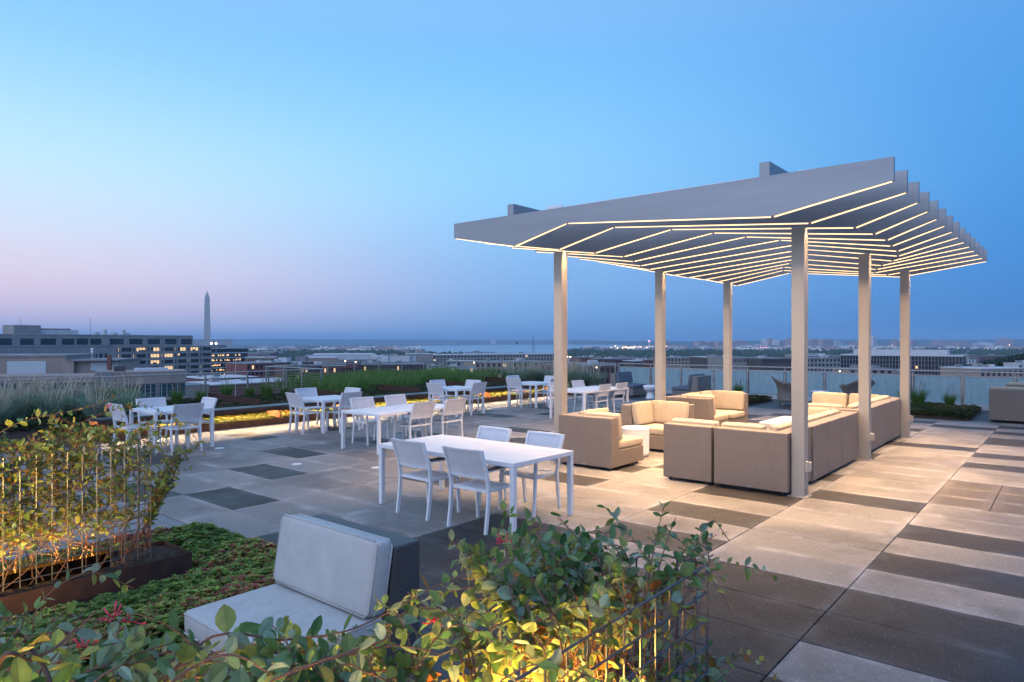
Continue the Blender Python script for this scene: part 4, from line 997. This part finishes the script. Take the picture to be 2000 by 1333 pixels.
b=MB(); b.tube([(X(193),9,zu),(X(193),9,zat(624,470)-GZ)],.12,6); b.build('antenna',K['roof'],t_); b=MB(); b.tube([(X(63),12,ph),(X(63),12,ph+4.4)],.1,6); b.build('antenna',K['roof'],t_)
for px in (219,255): part(t_,'exhaust_stack','lite',(X(px),X(px+5),8,10,zu,zat(646,470)-GZ))
for px in (203,238,262): part(t_,'rooftop_unit','lite',(X(px),X(px+9),9,12,zu-.1,zat(651,470)-GZ))
# --- B: dark ribbon-window block
B4=(411,552,485,590); t_,Wd=frame('office_building',*B4,'dark glass office block with white floor bands just right of the obelisk')
zt=zat(679.5,570)-GZ; fh=4.0; b=MB(); b.box(.5,Wd-.5,.6,30,0,zt-.5); b.build('wall',K['brown'],t_)
for j in range(10):
    zz=zt-j*fh; part(t_,'floor_band','lite',(0,Wd,0,.9,zz-.75,zz)); part(t_,'window','glassd',(.3,Wd-.3,.35,.55,zz-fh+.05,zz-.8))
    if j in(1,2,3,4,5):
        b=MB(); n=cr.randint(10,24)
        for q in range(n):
            x=(cr.betavariate(.8,1.6) if j%2 else cr.random())*(Wd-3)+1; b.box(x,x+cr.uniform(.5,1.3),.2,.33,zz-fh+1.2,zz-fh+cr.uniform(1.8,2.9))
        b.build('lit_window',M['winlit'],t_)
part(t_,'penthouse','roof',(4,Wd*.55,6,22,zt-.3,zat(674.5,570)-GZ))
t_,Wd=frame('building',376,600,455,630,'pale low block rising behind the concrete office, at the foot of the obelisk'); part(t_,'wall','lite',(0,Wd,0,14,0,zat(664,600)-GZ))
part(t_,'roof_edge','roof',(-.2,Wd+.2,-.2,14.2,zat(664,600)-GZ+.01,zat(663.5,600)-GZ)); part(t_,'rooftop_unit','lite',(Wd*.5,Wd*.53,2,6,zat(664,600)-GZ,zat(661.5,600)-GZ))
for px in (413,422):
    p=at(px,548,0); b=MB(); b.tube([(0,0,0),(0,0,zat(673,548)-GZ)],.15,6); o=empty('floodlight_mast',(p.x,p.y,GZ),0,'%s of two bright floodlights right of the concrete office roof'%('left' if px==413 else 'right'),'floodlight','bright floodlights beside the obelisk'); b.build('mast',K['roof'],o)
    b=MB(); b.lathe([(.1,0),(.65,.3),(.65,1.0),(.1,1.3)],10,(0,0,zat(673,548)-GZ)); b.build('lamp',M['lamp'],o)
# --- C: beige stepped block, near left
C4=(-70,178,229,186); t_,Wd=frame('stone_building',*C4,'nearby beige stone building with pale louvre panels on its upper block, far left'); X=lambda px: lx(Wd,*C4,px)
zt=zat(697.5,182)-GZ; part(t_,'upper_wall','beige',(0,X(128),0,22,0,zt),(X(128),X(144),-.0,20,0,zat(706,184)-GZ)); part(t_,'recessed_wall','beige',(X(144)+.01,X(229),1.6,20,0,zat(705,184)-GZ))
part(t_,'roof_edge','roof',(-.2,X(129),-.25,22.2,zt+.005,zt+.5),(X(129)+.01,X(229)+.3,-.2,20.2,zat(706,184)-GZ+.005,zat(703,184)-GZ))
part(t_,'louvre_panel',louv,(X(14),X(90),-.12,-.01,zat(731,182)-GZ,zat(706,182)-GZ)); part(t_,'louvre_panel',louv,(X(173),X(228),1.45,1.59,zat(725,184)-GZ,zat(708,184)-GZ))
part(t_,'rooftop_unit','lite',(X(3),X(16),4,9,zt,zat(693,184)-GZ),(X(19),X(33),4,9,zt,zat(693,184)-GZ),(X(36),X(55),5,8,zt,zat(694,184)-GZ),(X(61),X(71),5,8,zt,zat(693,184)-GZ))
part(t_,'chimney','brick',(X(212),X(219),-1.2,-.2,zat(735,183)-GZ,zat(694,183)-GZ)); 
b=MB(); b.tube([(X(177),1,zat(705,183)-GZ),(X(177),1,zat(690,183)-GZ)],.07,6); b.lathe([(.2,0),(.35,.4),(.2,.7),(.38,1.1),(.1,1.5)],8,(X(177),1,zat(691,183)-GZ)); b.build('vent_mast',M['white'],t_)
D4=(-90,160,185,167); t_,Wd=frame('stone_building',*D4,'nearby beige stone building with dark ribbon windows below the far-left louvred block'); X=lambda px: lx(Wd,*D4,px)
z1=zat(735,164)-GZ; za=zat(748.5,164)-GZ; zb=zat(761,164)-GZ; zc=zat(776,164)-GZ; zd=zat(795,164)-GZ
b=MB(); b.box(0,Wd,.7,14,0,z1-.01); b.box(0,Wd,0,.69,za,z1); b.box(0,Wd,0,.69,zc,zb); b.box(0,Wd,0,.69,0,zd)
for a,c in ((0,X(-60)),(X(32),X(42)),(X(73),X(76)),(X(99),X(101)),(X(183),Wd)): b.box(a,c,.01,.68,zb,za); 
for a in (0,X(32),X(41),X(54),X(60),X(78),X(113),X(150)): b.box(a,a+.5,.01,.68,zd,zc)
b.build('wall',K['beige'],t_)
for a,c in ((-60,32),(42,73),(76,99),(101,183)): part(t_,'window','glasst',(X(a),X(c),.4,.6,zb,za))
for a,c,l in ((-60,0,0),(18,32,1),(42,53,1),(62,78,1),(79,112,1),(114,149,0)): part(t_,'lit_window' if l else 'window','winlit' if l else 'glassd',(X(a),X(c),.4,.6,zd,zc))
E4=(185,166,366,176); t_,Wd=frame('stone_building',*E4,'nearby low beige wing with curved roof line and teal windows, below the concrete office'); X=lambda px: lx(Wd,*E4,px)
za=zat(727,170)-GZ
b=MB(); poly=[(0,0),(Wd*.5,.2),(Wd*.8,1.0),(Wd,2.6),(Wd,14),(0,14)]; b.prism(poly,'z',0,za-3.4-3.2); poly=[(p[0],p[1]) for p in poly]; b.prism(poly,'z',za-3.1,za); b.build('wall',K['beige'],t_)
b=MB(); b.prism([(0.3,.7),(Wd*.5,.9),(Wd*.8,1.6),(Wd-.3,3.1),(Wd-.3,13.6),(.3,13.6)],'z',za-6.59,za-3.101); b.build('window',M['glasst'],t_)
b=MB()
for i in range(14):
    x=X(205)+i*(Wd-X(205)-1)/14; b.box(x,x+.12,.3+(max(0,x/Wd-.5)*4)**1.3,1.2+(max(0,x/Wd-.5)*4)**1.3,za-6.55,za-3.13)
b.build('mullions',K['lite'],t_)
part(t_,'pier','conc',(0,1.6,-1.0,-.01,0,za+.2),(1.61,3.6,-.99,-.01,0,za+.2)); part(t_,'skylight','white',(X(262),X(330),4,9,za,za+.7)); part(t_,'rooftop_unit','brown',(X(222),X(245),5,8,za,za+1.3))
F4=(268,190,408,205); t_,Wd=frame('stone_building',*F4,'low blank beige block behind the near grass tufts, below the concrete office'); zt=zat(755,200)-GZ; part(t_,'wall','beige',(0,Wd,0,20,0,zt)); part(t_,'roof_edge','roof',(-.1,Wd+.1,-.1,20.1,zt+.005,zt+.3))
# --- simple blocks: name,label,pl,dl,pr,dr,y,depth,mat,rows(window rows), cols, lit, roofbits
blocks=[
('brick_building','low brick building with white flat roof behind the bench, holding a flagpole',405,262,610,300,748,26,'brick',0,0,0),
('brick_building','low red brick building with pale roof terrace under the dark glass block',400,330,505,350,739,30,'brickd',0,0,0),
('brick_building','wide red brick building with small windows right of the dark glass block',482,372,612,405,709.5,22,'brick',6,17,.05),
('brick_building','red brick building wing with dark windows behind the stepped railing',560,330,660,345,716,20,'brickd',6,12,.04),
('warehouse','long pale grey hall with a flat roof in the middle distance, left of centre',611,640,735,655,693.2,60,'lite',0,0,0),
('warehouse','tan windowless hall wall in front of the long pale hall',598,560,662,570,699.5,40,'tan',0,0,0),
('building','pale grey boxy hall right of the long pale hall',733,560,812,570,697,40,'lite',0,0,0),
('building','grey flat-roofed building tucked right behind the two lit rooftop lamps',660,500,735,505,704,30,'roof',0,0,0),
('brick_building','dark red brick building with lit windows below the rooftop lamps',632,330,705,336,716,26,'brick',5,12,.25),
('brick_building','long brownish red brick building behind the tall grass',704,345,832,355,713,30,'brickd',4,22,.06),
('stone_building','pale stone annex with ribbed wall beside the long stone building',795,640,845,645,692,30,'stone',0,0,0),
('stone_building','very long pale stone building with window bays before the river',818,690,1108,760,693,40,'stone',4,46,.03),
('apartment_building','low white-walled building with dark windows, left behind the tall grass',838,380,872,382,716.5,12,'lite',3,6,.1),
('apartment_building','low white-walled building with lit window, right behind the tall grass',876,372,930,375,718,12,'lite',3,9,.2),
('building','grey block with a pale panel behind the low white buildings',872,450,930,452,706.5,20,'roof',2,6,0),
('apartment_building','tan concrete building with dark window openings behind the wispy grass',928,410,1062,425,707.5,26,'tan',5,13,.06),
('brick_building','red brick building left of the left middle pergola post',1129,640,1176,645,698.8,24,'brick',3,8,.02),
('brick_building','dark brick low building just left of the frosted glass start',1168,500,1226,503,702,24,'brickd',3,9,.05),
('brick_building','near dark brick building with a lit lamp behind wispy grass',1108,250,1212,258,716,24,'brickd',4,10,.04),
('brick_building','small dark red block seen over the glass railing left of the post',1258,520,1276,522,704,18,'brick',2,4,0),
('brick_building','small dark block with pale box over the glass railing',1238,480,1256,482,706,18,'brown',2,4,0),
('stone_building','tan stone building with punched windows between the left middle and rear posts',1296,640,1378,650,699.5,30,'tan',2,12,0),
('stone_building','brown stone building with pale dome unit just left of the rear left post',1384,560,1425,565,698.8,30,'brown',2,5,0),
('building','wide grey building with vertical panels right of the rear left post',1426,470,1486,474,700,34,'conc',1,14,0),
('building','grey brown ribbed block left of the right front post',1487,455,1552,460,701,34,'brown',1,20,0),
('stone_building','pale stepped stone building right of the right front post',1578,620,1628,626,695,34,'stone',3,8,0),
('stone_building','darker stone building stepping down toward the dark hotel',1575,540,1642,548,700,30,'conc',4,9,.02),
('stone_building','small brownish block in front of the dark gridded hotel',1658,390,1745,396,721,14,'tan',1,6,0),
('apartment_building','pale low building with shuttered windows at the right edge',1915,262,2010,268,721,18,'beige',2,9,0),
('building','tiny pale rooftop house with a dormer at the far right edge',1988,330,2012,331,711,8,'lite',1,2,0),
('building','low pale wall building right of the dark gridded hotel',1884,300,1912,302,727,12,'stone',0,0,0),
('warehouse','low hall with a bright pale roof left of the brick building, beyond the glass block',478,560,536,566,699,30,'tan',1,12,.12),
]
for i,(nm,lb,pl,dl,pr,dr,y,dep,m,rw,cl,lit) in enumerate(blocks):
    t_,Wd=frame(nm,pl,dl,pr,dr,lb); zt=zat(y,(dl+dr)/2)-GZ
    if rw:
        n=rw; fh_=3.6; facade(t_,0,Wd,zt-rw*fh_,zt,0,dep,m,rw,cl,.45,.45,lit,rec=.5); part(t_,'base_wall',m,(0,Wd,.02,dep-.02,0,zt-rw*fh_-.01))
    else: part(t_,'wall',m,(0,Wd,0,dep,0,zt))
    rm='white' if ('white flat roof' in lb or 'pale' in lb) else 'roof'
    part(t_,'roof',rm,(-.2,Wd+.2,-.25,dep+.2,zt+.005,zt+.35))
    for q in range(cr.randint(2,5)):
        x=cr.uniform(.05,.85)*Wd; y0=cr.uniform(.25,.7)*dep; s_=cr.uniform(.8,1.8); part(t_,'rooftop_unit',cr.choice(['lite','roof','conc']),(x,x+s_*2,y0,y0+s_*1.6,zt+.36,zt+.36+s_))
def boxthing(nm,lb,cat,px0,px1,d,ytop,ybot,dep,m,grp=None):
    t_,Wd=frame(nm,px0,d,px1,d,lb,cat,grp); b=MB(); b.box(0,Wd,0,dep,zat(ybot,d)-GZ,zat(ytop,d)-GZ); b.build('wall',K[m],t_); part(t_,'roof','roof',(-.1,Wd+.1,-.1,dep+.1,zat(ytop,d)-GZ+.002,zat(ytop,d)-GZ+.15)); return t_
boxthing('rooftop_house','white rooftop plant box on the wide red brick building','plant room',543,560,395,699,712,8,'white')
boxthing('rooftop_house','small white rooftop box left on the wide red brick building','plant room',514,530,390,705,712,6,'lite')
boxthing('rooftop_house','grey rooftop cylinder housing right on the brick building','plant room',576,596,405,698,711,6,'roof')
boxthing('rooftop_house','brick rooftop house between the two bright rooftop lamps','plant room',676,700,328,707,718,6,'brickd')
boxthing('rooftop_house','white chimney box on the pale boxy hall','plant room',744,758,540,695,708,8,'white')
boxthing('rooftop_house','large pale plant box right of centre before the long stone building','plant room',762,800,520,695.5,712,20,'lite')
boxthing('rooftop_house','pale lit penthouse on the stepped stone building','plant room',1584,1612,640,691,696,10,'white')
for k,(px,y,d,lb) in enumerate([(674.5,705.5,326,'left bright lamp on the brick rooftop house'),(694.5,707.5,326,'right bright lamp on the brick rooftop house'),(1108,697,560,'left warm street lamp beyond the left front pergola post'),(1114,697.5,560,'right warm street lamp beyond the left front pergola post'),(1165,718,245,'lamp on the near dark brick wall behind wispy grass'),(926,708.5,370,'warm lamp above the low white building'),(1640,725.5,350,'yellowish lamp just above the glass railing left of the hotel')]):
    p=at(px,d,zat(y,d)); t_=empty('lamp',(p.x,p.y,p.z),0,lb,'lamp','lit lamps on and among the rooftops'); b=MB(); r_=d*.00075; b.lathe([(r_*.3,-r_),(r_,-r_*.3),(r_,r_*.3),(r_*.3,r_)],10); b.build('bulb',M['lamp'],t_); b=MB(); b.box(-.05,.05,.0,.1,-4,-r_); b.build('arm',K['roof'],t_)
# hotel
U4=(1642,600,1880,545); t_,Wd=frame('hotel_building',*U4,'dark brown gridded block with pale vertical fins behind the right pergola posts'); zt=zat(695.5,575)-GZ
facade(t_,0,Wd,zt-8*3.7,zt,0,30,'brown',8,38,.22,.3,0,rec=.7,stack=True); part(t_,'base_wall','brown',(0,Wd,.02,29.9,0,zt-8*3.7-.01))
b=MB()
for i in range(39): b.box(i*Wd/38-.06,i*Wd/38+.06,-.45,-.005,zt-8*3.7,zt)
b.build('vertical_fins',K['lite'],t_)
part(t_,'roof_edge','white',(-.3,Wd+.3,-.5,30.2,zt+.005,zt+.9)); part(t_,'penthouse','lite',(Wd*.1,Wd*.88,6,24,zt+.9,zat(683.5,575)-GZ))
for k in range(5):
    i=cr.randint(2,36); j=cr.randint(1,6); part(t_,'lit_window','winlit',(i*Wd/38+.5,(i+1)*Wd/38-.5,.45,.56,zt-(j+1)*3.7+1.0,zt-j*3.7-.9))
# obelisk
d=1881; p=at(404.5,d); t_=empty('obelisk',(p.x,p.y,GZ+14),HEAD+R(29),'tall pale marble obelisk on the horizon at left','monument'); hz_=zat(568,d)-GZ-14
b=MB(); a,c,hs=9.3,5.9,hz_-18.5
b.faces([(-a,-a,0),(a,-a,0),(a,a,0),(-a,a,0),(-c,-c,hs),(c,-c,hs),(c,c,hs),(-c,c,hs)],[(0,1,5,4),(1,2,6,5),(2,3,7,6),(3,0,4,7)]); b.build('shaft',K['mon'],t_)
b=MB(); b.faces([(-c,-c,hs),(c,-c,hs),(c,c,hs),(-c,c,hs),(0,0,hz_)],[(0,1,4),(1,2,4),(2,3,4),(3,0,4)]); b.build('pyramidion',K['mon'],t_)
b=MB()
for s_ in(-1,1):
    b.box(s_*1.8-.5,s_*1.8+.5,-4.75,-4.6,hs+2,hs+3); b.box(4.6,4.75,s_*1.8-.5,s_*1.8+.5,hs+2,hs+3)
b.build('window',M['glassd'],t_)
# memorial with dome
d=2450; p=at(801,d); t_=empty('domed_memorial',(p.x,p.y,GZ-17),HEAD,'white domed memorial with columns at the river edge','monument'); 
b=MB(); b.lathe([(27,0),(27,6),(25,6.1),(25,7.5)],32); b.build('base',M['white'],t_)
b=MB(); b.lathe([(15,7.5),(15,19)],24); b.build('drum',K['farw'],t_)
for i in range(22):
    q=R(i*360/22); b=MB(); b.lathe([(1.0,7.5),(.85,18)],8,(math.cos(q)*21,math.sin(q)*21,0)); b.build('column',M['white'],t_)
b=MB(); b.lathe([(23,18),(23,21),(18,21.5),(18,24),(17,26.5),(14,30),(9,33),(3,34.5),(.1,34.8)],32); b.build('dome',M['white'],t_)
b=MB(); b.prism([(-12,18),(12,18),(0,24)],'y',-30,-22); b.box(-12,12,-30,-22,7,17.9); b.build('portico',M['white'],t_)
# crane
d=820; p=at(1042,d); t_=empty('tower_crane',(p.x,p.y,GZ),HEAD,'blue tower crane rising over the river','crane'); zj=zat(668.5,d)-GZ; zp=zat(655,d)-GZ
cb=mat('crane_blue',(.02,.12,.32),.5); b=MB(); s_=1.1
for a in(-1,1):
    for c in(-1,1): b.tube([(a*s_,c*s_,0),(a*s_,c*s_,zj)],.22,4)
k=0; z=0
while z<zj-3:
    for c in(-1,1): b.tube([(-s_*(-1)**k,c*s_,z),(s_*(-1)**k,c*s_,z+3)],.13,4)
    z+=3; k+=1
b.build('mast',cb,t_)
L2=36;L1=20; b=MB()
for zz in (0,1.6): b.tube([(-L1,0,zj+zz),(L2,0,zj+zz)],.16,4)
for i in range(14): b.tube([(-L1+i*4,0,zj),(-L1+i*4+4,0,zj+1.6)],.1,4)
b.build('jib',M['steel'],t_); b=MB(); b.tube([(0,0,zj),(-.8,0,zp)],.6,4,r2=.25); b.build('apex',cb,t_)
b=MB(); b.tube([(-.8,0,zp),(-L1+4,0,zj+1.6)],.07,4); b.tube([(-.8,0,zp),(L2*.6,0,zj+1.6)],.07,4); b.build('tie_rods',M['steel'],t_)
b=MB(); b.box(-L1-1,-L1+1,-.8,.8,zj-2.4,zj+.1); b.build('counterweight',K['brown'],t_)
# flagpole
p=at(460,255); t_=empty('flagpole',(p.x,p.y,GZ),0,'thin white flagpole in front of the dark glass block','flagpole'); b=MB(); b.tube([(0,0,0),(0,0,zat(701,255)-GZ)],.1,8,r2=.05); b.build('pole',M['white'],t_); b=MB(); b.lathe([(.05,0),(.15,.15),(.05,.3)],8,(0,0,zat(701,255)-GZ)); b.build('finial',M['steel'],t_)
# far skyline
sky_=[(1365,1382,668.5,0),(1383,1400,669.5,0),(1404,1414,668,0),(1431,1463,667,0),(1486,1494,665,1),(1495,1504,663.5,0),(1505,1522,665.5,1),(1523,1533,667.5,0),(1534,1550,663.2,0),(1584,1606,664,0),(1607,1629,665,0),(1630,1647,668.5,1),(1660,1684,670,0),(1706,1713,658,1),(1737,1749,665,0),(1750,1761,664.7,1),(1782,1791,668,0),(1817,1846,667,0),(1847,1872,668.5,0),(1873,1902,668.6,0),(1903,1942,670.2,1),(1947,1980,662.6,0),(1296,1306,667,0)]
for i,(a,c,y,m) in enumerate(sky_):
    d=4600 if a<1800 else 5200; d+=cr.uniform(-150,250)
    side='left of the rear left post' if a<1412 else 'between rear left and right front posts' if a<1550 else 'between right front and middle posts' if a<1682 else 'between the middle and last right posts' if a<1765 else 'right of the last pergola post'
    t_,Wd=frame('tower_block',a,d,c,d+cr.uniform(-60,60),'%s far tower, number %s from left, %s'%('pale' if m else 'reddish',['one','two','three','four','five','six','seven','eight','nine','ten','eleven','twelve','thirteen','fourteen','fifteen','sixteen','seventeen','eighteen','nineteen','twenty','twenty-one','twenty-two','last'][i],side),'building','hazy tower blocks on the far skyline')
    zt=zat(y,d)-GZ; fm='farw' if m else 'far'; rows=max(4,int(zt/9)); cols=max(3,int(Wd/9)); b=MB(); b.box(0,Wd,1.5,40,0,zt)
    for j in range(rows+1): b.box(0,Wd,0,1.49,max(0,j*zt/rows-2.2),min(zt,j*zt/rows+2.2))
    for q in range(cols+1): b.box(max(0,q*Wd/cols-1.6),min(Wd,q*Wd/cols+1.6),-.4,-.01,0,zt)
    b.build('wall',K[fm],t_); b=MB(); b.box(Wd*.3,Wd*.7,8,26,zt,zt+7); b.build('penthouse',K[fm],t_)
    if cr.random()<.6: 
        b=MB(); x=cr.uniform(.2,.8)*Wd; b.box(x,x+5,-1.2,-.6,zt*.2,zt*.25); b.build('lit_window',M['lamp'],t_)
t_,Wd=frame('hotel_building',958,9300,968.5,9300,'tiny bright white block on the distant ridge across the river','building'); part(t_,'wall','white',(0,Wd,0,20,0,zat(661,9300)-GZ))
d=6300; p=at(1268,d); t_=empty('control_tower',(p.x,p.y,GZ),0,'airport control tower with pink beacon lights on the skyline','tower'); b=MB(); zt=zat(668,d)-GZ; b.lathe([(9,0),(7,zt*.8)],12); b.build('shaft',K['farw'],t_); b=MB(); b.lathe([(8,zt*.8),(14,zt*.84),(14,zt*.95),(5,zt)],12); b.build('cabin',K['farw'],t_); b=MB(); b.lathe([(1,zt),(6,zt+3),(6,zt+9),(1,zt+12)],8); b.build('beacon',M['lampp'],t_)
# distant lights
b=MB(); b2=MB()
def spot(b,px,y,d,s): 
    if y>667: d=min(d,(EYE-GZ-12)*FPX/(y-666.5))
    p=at(px,d,zat(y,d)); b.M=Matrix.Translation(p); b.lathe([(s*.3,-s*.7),(s,0),(s*.3,s*.7)],6); b.M=None
for i in range(60): spot(b,cr.gauss(1238,26),cr.uniform(676,680.5),6000,cr.uniform(2.2,4.2))
for i in range(14): spot(b,cr.uniform(1300,1335),cr.uniform(674,680),5800,cr.uniform(1.4,2.2))
for i in range(55): spot(b,cr.uniform(1360,1960),cr.uniform(676,683),4300,cr.uniform(.8,1.5))
for i in range(26): spot(b,cr.uniform(600,830),cr.uniform(674,681),6000,cr.uniform(.9,1.7))
for i in range(26): spot(b,cr.uniform(830,1210),cr.uniform(668,672),8500,cr.uniform(1.3,2.4))
for i in range(30): spot(b,cr.uniform(480,1650),cr.uniform(686,699),2400,cr.uniform(.3,.6))
tag(b.build('distant_lights',emit('far_light',(1,.66,.36),6)),'scattered warm lights of the far shore and airport','lights',kind='stuff')
for i in range(12): spot(b2,cr.uniform(1460,1500),cr.uniform(674,681),4250,cr.uniform(1.4,2.6))
tag(b2.build('distant_lights',M['lampp']),'cluster of pink and red lights under the far towers','lights',kind='stuff')
# woods and hill
tm=noisy('tree_canopy',(.025,.05,.026),(.05,.085,.04),.12,.95,detail=6,world=True,bump=.5)
def wood(lb,spots,seed,leafy=0):
    r_=random.Random(seed); b=MB()
    import itertools
    for (px0,px1,y0,y1,d0,d1,n,s) in spots:
        for i in range(n):
            px=r_.uniform(px0,px1); f=r_.random(); d=d0+(d1-d0)*f; y=y0+(y1-y0)*(px-px0)/(px1-px0)+r_.uniform(-.5,1.2)*s*FPX/d*.4
            p=at(px,d); R_=s*r_.uniform(.7,1.3); zt=zat(y,d) if leafy else GZ+r_.uniform(.75,1.15)*s*2.4
            zc=zt-R_*.9; b.col=None
            n1,n2=(6,9); pts=[]
            for a in range(n1+1):
                th=math.pi*a/n1
                for q in range(n2):
                    ph=2*math.pi*q/n2+a*.3; k=r_.uniform(.72,1.22); pts.append((p.x+R_*k*math.sin(th)*math.cos(ph),p.y+R_*k*math.sin(th)*math.sin(ph),zc+R_*.9*k*math.cos(th)))
            b.faces(pts,[(a*n2+q,(a+1)*n2+q,(a+1)*n2+(q+1)%n2,a*n2+(q+1)%n2) for a in range(n1) for q in range(n2)])
    return b
b=wood('',[(470,775,0,0,1150,2100,620,7),(775,965,0,0,1150,1700,200,7),(1095,1640,0,0,1350,2400,560,7),(960,1100,0,0,900,1500,60,7),(1640,2050,0,0,1500,2600,420,7),(-60,480,0,0,900,2000,300,7),(1150,1600,0,0,2600,3400,160,5),(480,780,0,0,2500,4200,170,5)],5)
tag(b.build('woods',tm),'dark blue-green belts of trees across the middle distance','woods',kind='stuff')
b=MB(); n=24; pts=[]
prof=[(1830,560,731),(1860,540,724),(1885,520,716),(1920,500,706),(1960,480,698),(2000,460,690),(2060,440,684),(2140,420,682)]
for px,d,y in prof:
    for k,(dd,h) in enumerate(((-60,0),(-25,.6),(0,1),(80,1),(160,0))):
        p=at(px,d+dd); pts.append((p.x,p.y,GZ+(zat(y,d)-6-GZ)*h))
b.faces(pts,[(i*5+j,(i+1)*5+j,(i+1)*5+j+1,i*5+j+1) for i in range(len(prof)-1) for j in range(4)]); tag(b.build('hill',hm,smooth=True),kind='structure')
b=MB(); r_=random.Random(8)
for i in range(900):
    f=r_.random()**.8; k=f*(len(prof)-1); q=min(int(k),len(prof)-2); g_=k-q
    px=prof[q][0]*(1-g_)+prof[q+1][0]*g_; d=prof[q][1]*(1-g_)+prof[q+1][1]*g_; y=prof[q][2]*(1-g_)+prof[q+1][2]*g_
    v=r_.random(); dd=-62+v*80; h=min(1,.05+v*1.25) if dd<0 else 1
    zz=GZ+(zat(y,d)-7-GZ)*h; p=at(px,d+dd,zz+3); c=r_.choice([(.02,.045,.02),(.03,.06,.022),(.045,.075,.03)])
    for m_ in range(34):
        th=r_.uniform(0,6.28); e_=r_.uniform(-.5,1.57); rr=4.2*r_.uniform(.75,1.1); kk=r_.uniform(.7,1.3); b.col=(c[0]*kk,c[1]*kk,c[2]*kk,1)
        q_=Vector((math.cos(th)*math.cos(e_)*rr,math.sin(th)*math.cos(e_)*rr,math.sin(e_)*rr*.8))+p; u=Vector((r_.uniform(-1,1),r_.uniform(-1,1),r_.uniform(-.6,.6))).normalized(); w_=u.cross(Vector((r_.uniform(-1,1),r_.uniform(-1,1),1))).normalized(); s_=r_.uniform(.6,1.3)
        b.face([q_-u*s_,q_-w_*s_*.7,q_+u*s_,q_+w_*s_*.7])
tag(b.build('woods',M['leaf']),'dark wooded hillside rising at the right edge','woods',kind='stuff')
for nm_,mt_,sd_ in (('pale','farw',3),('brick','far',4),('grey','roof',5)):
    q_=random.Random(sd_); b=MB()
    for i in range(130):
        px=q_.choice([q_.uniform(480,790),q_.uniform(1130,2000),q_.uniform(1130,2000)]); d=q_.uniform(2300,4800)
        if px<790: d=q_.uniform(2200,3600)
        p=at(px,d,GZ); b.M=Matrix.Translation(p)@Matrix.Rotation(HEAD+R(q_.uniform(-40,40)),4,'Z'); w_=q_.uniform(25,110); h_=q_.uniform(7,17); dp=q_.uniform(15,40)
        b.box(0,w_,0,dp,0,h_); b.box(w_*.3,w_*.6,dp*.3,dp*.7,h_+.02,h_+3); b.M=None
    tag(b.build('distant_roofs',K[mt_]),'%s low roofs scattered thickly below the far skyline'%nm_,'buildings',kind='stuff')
# filler roofs between the nearer blocks
fr=random.Random(17); b=MB()
fills=[]
for i in range(150):
    px=fr.uniform(380,2050); d=fr.uniform(520,1500)
    if 1110<px<1640 and d>1200: continue
    fills.append((px,d))
for i,(px,d) in enumerate(fills):
    w_=fr.uniform(18,50)*FPX/d; y=fr.uniform(0,1); ht_=fr.uniform(10,22)
    b=MB(); a=at(px,d,GZ); c=fr.choice(['stone','roof','brickd','tan','lite','brick','conc'])
    wid=fr.uniform(22,60); dep=fr.uniform(15,30); z0=0
    nwin=int(wid/5)
    t_=empty('building',(a.x,a.y,GZ),HEAD+R(fr.choice([-18,12,40])),'unremarkable low-rise block among the trees and roofs of the middle distance','building','low-rise blocks in the middle distance')
    b.box(0,wid,0,dep,0,ht_); b.build('wall',K[c],t_); b=MB(); b.box(-.3,wid+.3,-.3,dep+.3,ht_+.01,ht_+.6); b.box(wid*.3,wid*.5,dep*.3,dep*.6,ht_+.61,ht_+3); b.build('roof',K['roof'],t_)
    b=MB()
    for q in range(nwin):
        for j in range(3): b.box(q*5+1.2,q*5+3.6,-.1,-.01,ht_-3.2-j*3.7,ht_-1.4-j*3.7)
    o=b.build('window_rows',M['glassd'],t_)
# ------------------------------------------------------------------ haze
b=MB(); b.box(-16400,9400,-2900,16400,GZ-1,146)
hz=bpy.data.materials.new('haze'); hz.use_nodes=True; ht=hz.node_tree; ht.nodes.clear()
pv=ht.nodes.new('ShaderNodeVolumePrincipled'); pv.inputs['Color'].default_value=(.46,.72,1,1); pv.inputs['Density'].default_value=.00010; pv.inputs['Anisotropy'].default_value=.0
oo=ht.nodes.new('ShaderNodeOutputMaterial'); ht.links.new(pv.outputs[0],oo.inputs['Volume'])
tag(b.build('haze',hz),'thin blue dusk haze over the city','haze',kind='stuff')
